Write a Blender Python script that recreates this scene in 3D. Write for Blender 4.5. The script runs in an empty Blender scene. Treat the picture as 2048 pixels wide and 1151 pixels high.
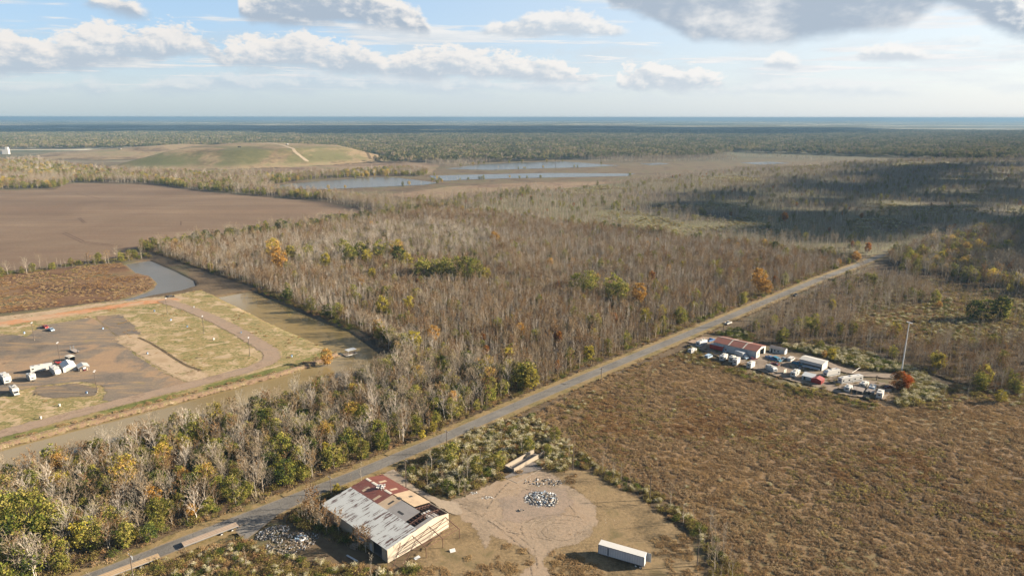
import bpy, math, random
import numpy as np
from mathutils import Vector, Matrix
C = bpy.context.scene.collection
SC = bpy.context.scene
R = math.radians
rnd = random.Random(7)
nr = np.random.RandomState(11)

# ------------------------------------------------------------------ camera
H = 120.0
FP = 1366.0
PITCH = math.atan(340.5/FP)
cP, sP = math.cos(PITCH), math.sin(PITCH)
cam = bpy.data.objects.new('camera', bpy.data.cameras.new('camera'))
C.objects.link(cam)
cam.location = (0, 0, H)
cam.rotation_euler = (math.pi/2-PITCH, R(-0.05), 0)
cam.data.sensor_width = 36.0
cam.data.lens = FP/2048*36.0
cam.data.clip_start = 1.0
cam.data.clip_end = 90000.0
SC.camera = cam

def G(px, py, z=0.0):
    """photo pixel (2048 wide) -> world point at height z"""
    u = px-1024; v = py-575.5
    dn = v*cP+FP*sP; fw = FP*cP-v*sP
    t = (H-z)/dn
    return (u*t, fw*t, z)
def G2(px, py, z=0.0): return G(px, py, z)[:2]
def poly(*p): return [G2(*q) for q in p]
def project(x, y, z=0.0):
    """world -> photo pixel arrays"""
    d = z-H
    zc = y*cP-d*sP; yc = -(y*sP+d*cP)
    return 1024+FP*x/np.maximum(zc, 1e-3), 575.5+FP*yc/np.maximum(zc, 1e-3)

# ------------------------------------------------------------------ render settings
SC.render.engine = 'CYCLES'
SC.view_settings.view_transform = 'Standard'
SC.view_settings.look = 'None'
SC.view_settings.gamma = 1.0
EXPO = 2.4
SC.view_settings.exposure = EXPO
cy = SC.cycles
cy.max_bounces = 5; cy.diffuse_bounces = 2; cy.glossy_bounces = 2; cy.transmission_bounces = 2
cy.transparent_max_bounces = 12; cy.volume_bounces = 0
cy.use_denoising = True
SC.render.filter_size = 1.2
cy.sample_clamp_indirect = 4.0
cy.caustics_reflective = False; cy.caustics_refractive = False

# ------------------------------------------------------------------ sun
SUN_EL = R(20.5)
SUN_AZ = math.atan2(0.10, 0.995)
TO_SUN = Vector((math.cos(SUN_EL)*math.cos(SUN_AZ), math.cos(SUN_EL)*math.sin(SUN_AZ), math.sin(SUN_EL)))
sl = bpy.data.lights.new('sun', 'SUN'); sl.energy = 5.0; sl.angle = R(0.5); sl.color = (1.0, 0.86, 0.68)
so = bpy.data.objects.new('sun', sl); C.objects.link(so)
so.rotation_euler = TO_SUN.to_track_quat('Z', 'Y').to_euler()
so.location = (300, 0, 300)

# ------------------------------------------------------------------ node helper
class S_:
    """socket wrapper with arithmetic"""
    def __init__(s, b, sock): s.b = b; s.s = sock
    def _m(s, op, o, rev=False): return s.b.math(op, o, s) if rev else s.b.math(op, s, o)
    def __add__(s, o): return s._m('ADD', o)
    __radd__ = __add__
    def __mul__(s, o): return s._m('MULTIPLY', o)
    __rmul__ = __mul__
    def __sub__(s, o): return s._m('SUBTRACT', o)
    def __rsub__(s, o): return s._m('SUBTRACT', o, True)
    def __truediv__(s, o): return s._m('DIVIDE', o)
class NB:
    def __init__(s, nt): s.nt = nt; s.n = nt.nodes; s.l = nt.links
    def put(s, sock, v):
        if isinstance(v, S_): s.l.new(v.s, sock)
        elif isinstance(v, (tuple, list)):
            v = tuple(v)
            if len(sock.default_value) == 4 and len(v) == 3: v = v+(1,)
            sock.default_value = v
        else: sock.default_value = v
    def math(s, op, a, b=None, c=None, clamp=False):
        n = s.n.new('ShaderNodeMath'); n.operation = op; n.use_clamp = clamp
        s.put(n.inputs[0], a)
        if b is not None: s.put(n.inputs[1], b)
        if c is not None: s.put(n.inputs[2], c)
        return S_(s, n.outputs[0])
    def vmath(s, op, a, b):
        n = s.n.new('ShaderNodeVectorMath'); n.operation = op
        s.put(n.inputs[0], a); s.put(n.inputs[1], b)
        return S_(s, n.outputs[0])
    def noise(s, vec, scale, detail=4, rough=.6, dist=0.0, color=False):
        n = s.n.new('ShaderNodeTexNoise'); n.noise_dimensions = '3D'
        s.put(n.inputs['Vector'], vec); s.put(n.inputs['Scale'], scale)
        n.inputs['Detail'].default_value = detail; n.inputs['Roughness'].default_value = rough
        n.inputs['Distortion'].default_value = dist
        return S_(s, n.outputs['Color' if color else 'Fac'])
    def voro(s, vec, scale, feat='F1', out='Distance', smooth=None):
        n = s.n.new('ShaderNodeTexVoronoi'); n.feature = feat
        s.put(n.inputs['Vector'], vec); s.put(n.inputs['Scale'], scale)
        return S_(s, n.outputs[out])
    def ramp(s, fac, stops, interp='LINEAR', alpha=False):
        n = s.n.new('ShaderNodeValToRGB'); cr = n.color_ramp; cr.interpolation = interp
        while len(cr.elements) < len(stops): cr.elements.new(0.5)
        for e, (p, c) in zip(cr.elements, stops):
            e.position = p; e.color = (c[0], c[1], c[2], 1) if isinstance(c, (tuple, list)) else (c, c, c, 1)
        s.put(n.inputs[0], fac)
        return S_(s, n.outputs[0])
    def mix(s, f, a, b, mode='MIX'):
        n = s.n.new('ShaderNodeMixRGB'); n.blend_type = mode
        s.put(n.inputs[0], f); s.put(n.inputs[1], a); s.put(n.inputs[2], b)
        return S_(s, n.outputs[0])
    def sep(s, v):
        n = s.n.new('ShaderNodeSeparateXYZ'); s.put(n.inputs[0], v)
        return [S_(s, o) for o in n.outputs]
    def comb(s, x, y, z):
        n = s.n.new('ShaderNodeCombineXYZ'); s.put(n.inputs[0], x); s.put(n.inputs[1], y); s.put(n.inputs[2], z)
        return S_(s, n.outputs[0])
    def step(s, x, a, b):
        n = s.n.new('ShaderNodeMapRange'); n.interpolation_type = 'SMOOTHSTEP'
        s.put(n.inputs[0], x); s.put(n.inputs[1], a); s.put(n.inputs[2], b)
        return S_(s, n.outputs[0])
    def pos(s): return S_(s, s.n.new('ShaderNodeNewGeometry').outputs['Position'])
    def obj(s): return S_(s, s.n.new('ShaderNodeTexCoord').outputs['Object'])
    def rand(s): return S_(s, s.n.new('ShaderNodeObjectInfo').outputs['Random'])
    def attr(s, name):
        n = s.n.new('ShaderNodeAttribute'); n.attribute_name = name
        return S_(s, n.outputs['Fac'])
    def val(s, col, v):
        n = s.n.new('ShaderNodeHueSaturation'); s.put(n.inputs['Color'], col); s.put(n.inputs['Value'], v)
        return S_(s, n.outputs[0])

# ------------------------------------------------------------------ world: Nishita sky with procedural clouds
W = bpy.data.worlds.new('World'); SC.world = W; W.use_nodes = True
W.node_tree.nodes.clear()
b = NB(W.node_tree)
SKY = 0.05
K = 1.0/(SKY*2**EXPO)              # display radiance -> world colour
sky = b.n.new('ShaderNodeTexSky'); sky.sky_type = 'NISHITA'; sky.sun_disc = False
sky.sun_elevation = SUN_EL; sky.sun_rotation = math.pi/2-SUN_AZ
sky.altitude = 100; sky.air_density = 1.0; sky.dust_density = 1.5; sky.ozone_density = 1.5
tc = b.n.new('ShaderNodeTexCoord')
d = S_(b, tc.outputs['Generated'])
dx, dy, dz = b.sep(d)
el = b.math('ARCSINE', dz)*57.2958
az = b.math('ARCTAN2', dx, dy)*57.2958
azn = b.math('MULTIPLY_ADD', az, 1/84.0, 0.5)                   # -42..42 degrees -> 0..1
def angs(px, py):
    u = px-1024; v = py-575.5
    x, y, z = u, FP*cP-v*sP, -(v*cP+FP*sP)
    return math.degrees(math.atan2(x, y)), math.degrees(math.asin(z/math.sqrt(x*x+y*y+z*z)))
skyc = S_(b, sky.outputs[0])
# pale, hazy air: towards the horizon and towards the sun the blue washes out
sunny = b.step(az, -30.0, 45.0)
hz = b.ramp(b.math('MULTIPLY_ADD', el, 1/12.0, 0.02), [(0, (.54, .64, .69)), (.2, (.60, .71, .79)), (.5, (.45, .645, .87)), (1, (.34, .55, .83))])
hz = b.mix(sunny*.85, hz, (.85, .90, .94))
hzk = b.mix(1.0, hz, (K, K, K), 'MULTIPLY')
base = b.mix(b.math('MULTIPLY', b.step(el, 60.0, 8.0), 0.85), skyc, hzk)
# cloud field
pv = b.comb(az*0.55, el*1.0, 0.0)
pv2 = b.comb(az*0.55+0.30, el*1.0+0.28, 0.0)
nbig = b.noise(pv, 0.75, 6, .62, .15)
nbig2 = b.noise(pv2, 0.75, 6, .62, .15)
nf = b.noise(pv, 2.6, 4, .6)
puff = (nbig-nbig2)*2.0
nwide = b.noise(pv, 0.22, 4, .55)
def row(stops, soft, amp, base_cut, grow):
    """stops: (px, top py, base py). returns (mask, height in cloud 0..1)"""
    st = []
    for px, t, bs in stops:
        a, te = angs(px, t); _, be = angs(px, bs)
        te = te+max(te-be, 0)*grow
        st.append((min(max(a/84+.5, 0), 1), (te/20+.3, be/20+.3, 0)))
    c = b.ramp(azn, st, 'LINEAR')
    t, bs, _ = b.sep(c)
    t = (t-.3)*20; bs = (bs-.3)*20
    hgt = t-bs
    up = (t-el) + soft*.5 + (nbig-.5)*amp*1.25 + (nf-.5)*amp*.55
    dn = (el-bs) + base_cut*.4 + (nwide-.5)*amp*.8 + (nbig-.5)*amp*.45 + (nf-.5)*.25
    m = b.math('MULTIPLY', b.step(up, 0.0, soft), b.step(dn, 0.0, base_cut))
    m = b.math('MULTIPLY', m, b.step(hgt, .35, .9))
    f = b.math('DIVIDE', el-bs, b.math('MAXIMUM', hgt, .3), clamp=True)
    return m, f
rowsdef = [
 # faint far row near the horizon
 ([(-60,176,188),(60,170,190),(160,165,188),(250,176,190),(330,160,190),(420,150,186),(520,158,180),(620,140,176),(700,152,180),(780,150,182),(860,158,184),(950,156,184),(1010,170,186),(1090,162,188),(1180,168,188),(1300,180,186),(1380,176,190),(1500,172,190),(1600,158,186),(1700,162,190),(1800,174,192),(1900,180,186),(2100,174,182)], .6, 1.8, .6, .65),
 # main cumulus row
 ([(-80,80,148),(20,78,146),(90,88,146),(140,72,142),(190,60,124),(260,66,122),(300,62,122),(350,54,112),(410,72,116),(440,100,140),(470,100,142),(540,78,140),(610,74,138),(650,96,144),(710,92,146),(775,130,148),(800,110,152),(850,100,156),(920,104,158),(1000,116,164),(1060,120,166),(1130,138,168),(1190,154,168),(1225,166,166),(1250,138,180),(1330,134,182),(1400,142,182),(1450,166,182),(1475,184,184)], .55, 3.1, .8, .92),
 # scattered clouds above it
 ([(930,70,70),(985,46,70),(1060,34,74),(1130,20,72),(1200,38,74),(1275,66,72),(1300,130,130),(1500,142,140),(1530,124,140),(1560,106,139),(1600,122,138),(1622,140,138),(1690,112,112),(1730,96,120),(1800,92,122),(1880,108,120),(1900,78,92),(1960,72,90),(1985,110,110),(2000,100,116),(2080,100,116)], .45, 1.4, .45, .9),
 # high overhead clouds cut by the top of the frame
 ([(130,10,10),(190,-10,22),(240,-6,34),(300,20,36),(330,20,20),(470,20,18),(495,-40,44),(560,-90,52),(700,-90,50),(760,-20,66),(840,24,74),(870,66,68),(900,0,0),(1200,-40,-20),(1225,-90,16),(1330,-160,50),(1400,-160,82),(1600,-160,86),(1700,-160,72),(1840,-160,50),(1900,-120,10),(1960,-90,30),(2000,-60,60),(2100,-60,84)], .7, 1.9, .95, .97),
]
# thin grey-blue veil behind the cumulus, stronger to the left
vn = b.noise(b.comb(az*.25, el*.9, 3.0), .7, 5, .6, .2)
veil = b.math('MULTIPLY', b.math('MULTIPLY', b.step(vn, .42, .66), b.step(el, .6, 2.2)), b.math('MULTIPLY', b.step(el, 7.2, 4.4), .62))
vc = b.mix(sunny, (.55, .64, .72), (.80, .85, .89))
cur = b.mix(veil, base, b.mix(1.0, vc, (K, K, K), 'MULTIPLY'))
# broken fair-weather layer seen in perspective
iz = b.math('DIVIDE', 1.0, b.math('MAXIMUM', dz, .02))
pl1 = b.comb(dx*iz*.55, dy*iz*.8, 7.0)
fb1 = b.noise(pl1, .62, 5, .62, .2)
fb2 = b.noise(b.vmath('ADD', pl1, (.16, -.12, 0.0)), .62, 5, .62, .2)
fm = b.math('MULTIPLY', b.step(fb1, .535, .62), b.math('MULTIPLY', b.step(el, 1.4, 3.2), .85))
fl = b.math('MULTIPLY_ADD', fb1-fb2, 4.0, .62, clamp=True)
fcol = b.mix(fl, b.mix(sunny, (.56, .64, .72), (.74, .80, .86)), b.mix(sunny, (.90, .88, .85), (.97, .96, .95)))
cur = b.mix(fm, cur, b.mix(1.0, fcol, (K, K, K), 'MULTIPLY'))
for i, (stops, soft, amp, bc, op) in enumerate(rowsdef):
    m, f = row(stops, soft, amp, bc, (.1, .16, .1, 0)[i])
    lit = b.math('ADD', b.math('MULTIPLY_ADD', f, .95, -.05), puff, clamp=True)
    if i == 3:
        thick = b.math('MULTIPLY', b.step(az, 6.0, 12.0), b.step(az, 34.0, 28.0))
        lit2 = b.math('ADD', b.math('MULTIPLY_ADD', nwide-.5, 1.6, .22), puff*.35, clamp=True)
        lit = b.mix(thick, lit, lit2)
        dark = (.43, .51, .61)
    else:
        dark = b.mix(sunny, (.50, .58, .67), (.68, .74, .80))
    white = b.mix(sunny, (.90, .86, .82), (.97, .96, .94))
    if i == 0:
        dark = b.mix(.5, dark, hz); white = b.mix(.45, white, hz)
    cc = b.mix(b.step(lit, .08, .80), dark, white)
    cc = b.mix(1.0, cc, (K, K, K), 'MULTIPLY')
    cur = b.mix(b.math('MULTIPLY', m, op), cur, cc)
bg = b.n.new('ShaderNodeBackground'); b.put(bg.inputs[0], cur); bg.inputs[1].default_value = SKY
wo = b.n.new('ShaderNodeOutputWorld'); b.l.new(bg.outputs[0], wo.inputs[0])
W.cycles.sampling_method = 'MANUAL'; W.cycles.sample_map_resolution = 256

# ------------------------------------------------------------------ mesh and tagging helpers
def tag(o, label=None, cat=None, group=None, kind=None):
    if label: o['label'] = label
    if cat: o['category'] = cat
    if group: o['group'] = group
    if kind: o['kind'] = kind
    return o
def empty(name, loc, rz, label, cat, group=None):
    o = bpy.data.objects.new(name, None); C.objects.link(o)
    o.empty_display_size = .5
    o.location = loc; o.rotation_euler = (0, 0, rz)
    return tag(o, label, cat, group)
class MB:
    def __init__(s): s.v = []; s.f = []; s.m = []
    def add(s, vs, fs, m=0):
        n = len(s.v); s.v += [tuple(p) for p in vs]
        s.f += [tuple(i+n for i in f) for f in fs]; s.m += [m]*len(fs)
        return s
    def box(s, x0, y0, z0, x1, y1, z1, m=0):
        v = [(x, y, z) for z in (z0, z1) for y in (y0, y1) for x in (x0, x1)]
        return s.add(v, [(0, 2, 3, 1), (4, 5, 7, 6), (0, 1, 5, 4), (2, 6, 7, 3), (0, 4, 6, 2), (1, 3, 7, 5)], m)
    def obox(s, c, size, rot, m=0):
        M = rot if isinstance(rot, Matrix) else Matrix.Rotation(rot, 3, 'Z')
        hx, hy, hz_ = [q/2 for q in size]
        v = [Vector(c)+M @ Vector((x*hx, y*hy, z*hz_)) for z in (-1, 1) for y in (-1, 1) for x in (-1, 1)]
        return s.add(v, [(0, 2, 3, 1), (4, 5, 7, 6), (0, 1, 5, 4), (2, 6, 7, 3), (0, 4, 6, 2), (1, 3, 7, 5)], m)
    def tube(s, p, q, r0, r1, n=5, m=0, caps=True):
        p = Vector(p); q = Vector(q); a = (q-p)
        if a.length < 1e-6: return s
        a.normalize(); t = a.orthogonal().normalized(); u = a.cross(t)
        v = []
        for c, r in ((p, r0), (q, r1)):
            for i in range(n):
                an = 2*math.pi*i/n
                v.append(c+t*(math.cos(an)*r)+u*(math.sin(an)*r))
        f = [(i, (i+1) % n, n+(i+1) % n, n+i) for i in range(n)]
        if caps: f += [tuple(range(n))[::-1], tuple(range(n, 2*n))]
        return s.add(v, f, m)
    def bar(s, p, q, w, h, m=0):
        p = Vector(p); q = Vector(q); a = q-p; L = a.length; a.normalize()
        up = Vector((0, 0, 1)) if abs(a.z) < .95 else Vector((1, 0, 0))
        y = up.cross(a).normalized(); z = a.cross(y)
        M = Matrix((a, y, z)).transposed()
        return s.obox((p+q)/2, (L, w, h), M, m)
    def strip(s, p, q, w, rn, m=0):
        p = Vector(p); q = Vector(q); a = (q-p).normalized()
        t = a.cross(Vector((rn.gauss(0, 1), rn.gauss(0, 1), rn.gauss(0, 1))))
        if t.length < 1e-5: return s
        t.normalize(); t *= w/2
        return s.add([p-t, p+t, q+t*.5, q-t*.5], [(0, 1, 2, 3)], m)
    def leaf(s, c, sz, rn, m=0, flat=0.0):
        n = Vector((rn.gauss(0, 1), rn.gauss(0, 1), rn.gauss(0, 1)+flat)).normalized()
        t = n.orthogonal().normalized(); u = n.cross(t)
        an = rn.random()*6.28; t, u = t*math.cos(an)+u*math.sin(an), u*math.cos(an)-t*math.sin(an)
        c = Vector(c); k = sz*(.6+rn.random()*.8)/2
        return s.add([c-t*k, c+u*k*.7, c+t*k, c-u*k*.7], [(0, 1, 2, 3)], m)
    def profile(s, pts, x0, x1, m=0):
        """extrude a (y,z) outline along x"""
        n = len(pts)
        v = [(x0, y, z) for y, z in pts]+[(x1, y, z) for y, z in pts]
        f = [(i, (i+1) % n, n+(i+1) % n, n+i) for i in range(n)]+[tuple(range(n))[::-1], tuple(range(n, 2*n))]
        return s.add(v, f, m)
    def side(s, pts, y0, y1, m=0):
        """extrude an (x,z) outline along y"""
        n = len(pts)
        v = [(x, y0, z) for x, z in pts]+[(x, y1, z) for x, z in pts]
        f = [((i+1) % n, i, n+i, n+(i+1) % n) for i in range(n)]+[tuple(range(n)), tuple(range(n, 2*n))[::-1]]
        return s.add(v, f, m)
    def wheel(s, x, y, z, r, w, m=0, n=12):
        return s.tube((x, y-w/2, z), (x, y+w/2, z), r, r, n, m)
    def join(s, o, mo=0):
        n = len(s.v); s.v += o.v; s.f += [tuple(i+n for i in f) for f in o.f]; s.m += [k+mo for k in o.m]
        return s
    def mesh(s, name, mats):
        me = bpy.data.meshes.new(name)
        me.from_pydata(s.v, [], s.f)
        if not isinstance(mats, (list, tuple)): mats = [mats]
        for m in mats: me.materials.append(m)
        if any(s.m): me.polygons.foreach_set('material_index', s.m)
        me.update()
        return me
    def build(s, name, mats, parent=None, loc=None, rz=0.0):
        o = bpy.data.objects.new(name, s.mesh(name, mats)); C.objects.link(o)
        if parent: o.parent = parent
        if loc is not None: o.location = loc
        if rz: o.rotation_euler = (0, 0, rz)
        return o

# ------------------------------------------------------------------ materials
def newmat(name):
    m = bpy.data.materials.new(name); m.use_nodes = True; m.node_tree.nodes.clear()
    return m, NB(m.node_tree)
AL = .62
def finish(m, b, col, rough=.85, spec=.3, metal=0.0, bump=None, alpha=None, bstr=.4, bdist=.1):
    col = b.mix(1.0, col, (AL, AL, AL), 'MULTIPLY')
    p = b.n.new('ShaderNodeBsdfPrincipled')
    b.put(p.inputs['Base Color'], col); b.put(p.inputs['Roughness'], rough)
    p.inputs['Specular IOR Level'].default_value = spec; p.inputs['Metallic'].default_value = metal
    if bump is not None:
        bn = b.n.new('ShaderNodeBump'); bn.inputs['Strength'].default_value = bstr; bn.inputs['Distance'].default_value = bdist
        b.put(bn.inputs['Height'], bump); b.l.new(bn.outputs[0], p.inputs['Normal'])
    out = b.n.new('ShaderNodeOutputMaterial')
    sh = p.outputs[0]
    if alpha is not None:
        tr = b.n.new('ShaderNodeBsdfTransparent'); mx = b.n.new('ShaderNodeMixShader')
        b.put(mx.inputs[0], alpha); b.l.new(tr.outputs[0], mx.inputs[1]); b.l.new(sh, mx.inputs[2]); sh = mx.outputs[0]
    b.l.new(sh, out.inputs[0])
    return m
def paint(name, c, rough=.5, dirt=.25, scale=1.2, dcol=None, metal=0.0, spec=.4):
    """weathered paint or plain solid with blotchy dirt"""
    m, b = newmat(name)
    o = b.obj()
    n = b.noise(o, scale, 5, .65); n2 = b.noise(o, scale*9, 3, .6)
    dc = dcol or tuple(x*.45+.02 for x in c)
    f = b.step(n*.7+n2*.3, .50, .78)
    col = b.mix(f*dirt*2, c, dc)
    col = b.val(col, b.math('MULTIPLY_ADD', n2, .3, .85))
    return finish(m, b, col, rough, spec, metal)
def edge_alpha(b, amp, sc):
    p = b.pos()
    n = b.noise(p, sc, 5, .72)
    g = b.noise(p, 7.0, 2, .7)
    return b.math('GREATER_THAN', b.attr('sdf')+(n-.5)*(3.2*amp)+(g-.5)*(1.6*min(amp, 2.0)), 0.0)
def soil(name, stops, sc=.05, fine=.8, finek=.5, amp=None, esc=.25, rough=.95, second=None, bump=.3, stretch=None, extra=None):
    """ground cover: big patches of several colours with fine grain"""
    m, b = newmat(name)
    p = b.pos()
    q = p
    if stretch: q = b.vmath('MULTIPLY', p, stretch)
    n = b.noise(q, sc, 6, .62, .4)
    n2 = b.noise(p, fine, 5, .7)
    col = b.ramp(b.math('MULTIPLY_ADD', n*.72+n2*.28-.5, 2.0, .52), stops)
    if second:
        c2, s2, lo, hi = second
        col = b.mix(b.step(b.noise(p, s2, 5, .65, .5), lo, hi), col, c2)
    if extra: col = extra(b, p, col)
    col = b.val(col, b.math('MULTIPLY_ADD', n2, finek*2, 1-finek))
    return finish(m, b, col, rough, .15, 0, n2 if bump else None, edge_alpha(b, amp, esc) if amp else None, bump, .3)

def foliage(name, c1, c2, sc=.45, trans=.25, vary=.5, c3=None):
    m, b = newmat(name)
    o = b.pos(); r = b.rand()
    n = b.noise(o, sc, 3, .6)
    col = b.mix(b.step(n, .35, .65), c1, c2)
    if c3: col = b.mix(b.step(r, .45, .95), col, c3)
    col = b.mix(1.0, b.val(col, b.math('MULTIPLY_ADD', r, vary, 1-vary/2)), (.76, .74, .72), 'MULTIPLY')
    d1 = b.n.new('ShaderNodeBsdfDiffuse'); t1 = b.n.new('ShaderNodeBsdfTranslucent'); mx = b.n.new('ShaderNodeMixShader')
    b.put(d1.inputs[0], col); b.put(t1.inputs[0], col); mx.inputs[0].default_value = trans
    b.l.new(d1.outputs[0], mx.inputs[1]); b.l.new(t1.outputs[0], mx.inputs[2])
    out = b.n.new('ShaderNodeOutputMaterial'); b.l.new(mx.outputs[0], out.inputs[0])
    return m

M = {}
M['bark'] = foliage('bark', (.27, .235, .185), (.38, .34, .28), 1.5, 0, .5)
M['bark_pale'] = foliage('pale_bark', (.36, .33, .29), (.50, .47, .42), 1.0, 0, .4)
M['bark_dark'] = foliage('dark_bark', (.07, .055, .04), (.12, .095, .07), 1.0, 0, .4)
M['twig'] = foliage('twig', (.215, .168, .112), (.33, .265, .180), .25, .1, .6, (.20, .185, .150))
M['twig_red'] = foliage('red_twig', (.205, .142, .078), (.31, .225, .130), .25, .1, .6, (.25, .21, .14))
M['twig_pale'] = foliage('pale_twig', (.30, .26, .205), (.42, .375, .31), .25, .1, .45)
M['brown_leaf'] = foliage('brown_leaf', (.150, .080, .034), (.235, .140, .060), .3, .25, .6, (.17, .115, .055))
M['green_leaf'] = foliage('green_leaf', (.085, .115, .022), (.215, .215, .040), .5, .34, .5)
M['dark_leaf'] = foliage('dark_leaf', (.022, .036, .014), (.055, .072, .022), .5, .2, .5)
M['olive_leaf'] = foliage('olive_leaf', (.185, .170, .044), (.33, .285, .08), .5, .34, .5)
M['yellow_leaf'] = foliage('yellow_leaf', (.30, .245, .030), (.42, .35, .055), .5, .38, .4)
M['golden_leaf'] = foliage('golden_leaf', (.34, .215, .06), (.46, .31, .11), .5, .35, .4)
M['orange_leaf'] = foliage('orange_leaf', (.30, .15, .025), (.40, .225, .05), .5, .35, .4)
M['red_leaf'] = foliage('red_leaf', (.22, .060, .022), (.30, .115, .04), .5, .3, .4)
M['groundsel'] = foliage('groundsel_plume', (.42, .38, .25), (.58, .54, .40), .8, .2, .3)
M['weed'] = foliage('dry_weed', (.265, .155, .074), (.410, .272, .142), .07, .2, .5, (.29, .20, .092))
M['weed_dark'] = foliage('dark_weed', (.085, .057, .029), (.15, .105, .05), .12, .2, .5)
M['weed_pale'] = foliage('pale_weed', (.29, .22, .13), (.38, .30, .19), .2, .2, .4)
M['grass_gold'] = foliage('golden_grass', (.235, .165, .08), (.33, .24, .125), .1, .2, .4)
M['marsh_weed'] = foliage('marsh_weed', (.11, .058, .026), (.19, .115, .05), .05, .2, .4)
M['far_leaf'] = foliage('forest_leaf', (.085, .098, .040), (.165, .165, .070), .012, .2, .7, (.18, .155, .075))
M['far_twig'] = foliage('forest_twig', (.19, .15, .11), (.28, .23, .17), .015, .1, .5)

# ------------------------------------------------------------------ plan geometry (all in metres on the ground)
def in_poly(P, pl):
    x, y = P[:, 0], P[:, 1]; r = np.zeros(len(P), bool); n = len(pl)
    for i in range(n):
        x0, y0 = pl[i]; x1, y1 = pl[(i+1) % n]
        c = ((y0 > y) != (y1 > y))
        with np.errstate(divide='ignore', invalid='ignore'):
            r ^= c & (x < (x1-x0)*(y-y0)/((y1-y0) if y1 != y0 else 1e-9)+x0)
    return r
def dist_line(P, pts, closed=False):
    d = np.full(len(P), 1e9); n = len(pts)
    for i in range(n if closed else n-1):
        a = np.array(pts[i], float); e = np.array(pts[(i+1) % n], float)-a
        t = np.clip(((P-a)@e)/max(e@e, 1e-9), 0, 1)
        d = np.minimum(d, np.hypot(*(P-a-t[:, None]*e).T))
    return d
def sd_poly(pl): return lambda P: np.where(in_poly(P, pl), 1, -1)*dist_line(P, pl, True)
def sd_strip(pts, hw): return lambda P: hw-dist_line(P, pts)
def sd_max(*fs): return lambda P: np.max([f(P) for f in fs], axis=0)
def bbox(pts, m): a = np.array(pts); return (a[:, 0].min()-m, a[:, 1].min()-m, a[:, 0].max()+m, a[:, 1].max()+m)

ROAD = [(-330, -40), (-180, 97), (-109, 161.5), (-83, 186), (-54, 213), (-25, 242.5), (4, 273.5), (43, 313), (108, 379), (169, 441), (230, 503), (292, 562), (420, 690)]
LOT = [(4, 288), (-327, 613), (-86, 906), (292, 575)]
bank_low = [G2(*p) for p in [(-420, 1030), (-200, 951), (0, 893), (150, 853), (300, 815), (440, 779), (560, 748), (640, 723), (676, 708)]]
bank_up = [G2(*p) for p in [(676, 708), (620, 681), (560, 656), (500, 626), (430, 592)]]
def offset(pts, dd):
    a = np.array(pts); o = []
    for i in range(len(a)):
        t = a[min(i+1, len(a)-1)]-a[max(i-1, 0)]; t = t/np.hypot(*t)
        o.append(tuple(a[i]+np.array((t[1], -t[0]))*dd))
    return o
far_low = offset(bank_low, 25)
far_up = offset(bank_up, 26)
corner = (far_low[-1][0]+8, far_low[-1][1]+3)
CANAL = bank_low+bank_up+far_up[::-1][:-1]+[corner]+far_low[::-1][2:]
far_bank = far_low[:-2]+[corner]+far_up[1:]
CHANNEL = poly((250, 528), (300, 520), (350, 541), (388, 560), (392, 571), (360, 581), (300, 591), (262, 601), (232, 601), (270, 592), (305, 578), (313, 566), (299, 552), (270, 545))
POND_A = poly((524, 374), (600, 366), (700, 358), (760, 354), (800, 356), (878, 366), (850, 370), (760, 374), (650, 379), (560, 379))
POND_B = poly((858, 352), (960, 349), (1100, 346), (1270, 347), (1255, 352), (1100, 355), (1010, 357), (940, 359), (890, 362), (870, 358))
POND_C = poly((890, 338), (960, 329), (1040, 325), (1130, 323), (1240, 331), (1180, 334), (1080, 337), (980, 340))
POND_D = poly((525, 345), (600, 339), (640, 341), (600, 347))
POND_E = poly((1280, 327), (1320, 325), (1340, 328), (1300, 330))
POND_F = poly((1480, 325), (1540, 323), (1580, 326), (1520, 329))
PONDS = [POND_A, POND_B, POND_C, POND_D, POND_E, POND_F]
sd_canal = sd_poly(CANAL); sd_channel = sd_poly(CHANNEL)
FIELD = poly((-500, 392), (0, 382), (112, 380), (122, 372), (150, 367), (300, 370), (400, 383), (560, 397), (640, 404), (710, 417), (752, 428), (700, 440), (620, 447), (460, 473), (330, 498), (290, 512), (180, 521), (100, 531), (0, 546), (-500, 600))
MARSH = poly((-500, 620), (0, 552), (150, 534), (245, 526), (262, 541), (297, 551), (315, 566), (303, 580), (235, 600), (140, 610), (60, 621), (0, 627), (-500, 690))
LOTGRASS = bank_low[:]+bank_up+[G2(*p) for p in [(400, 580), (360, 588), (300, 597), (180, 608), (0, 635), (-500, 720)]]

def ground_z(P):
    z = np.zeros(len(P))
    near = (np.abs(P[:, 0]) < 700) & (P[:, 1] > 60) & (P[:, 1] < 760)
    if near.any():
        Q = P[near]
        s = np.maximum(sd_canal(Q), sd_channel(Q))
        z[near] -= np.clip((s+.3)*.75, 0, 2.2)
    return z

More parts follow.
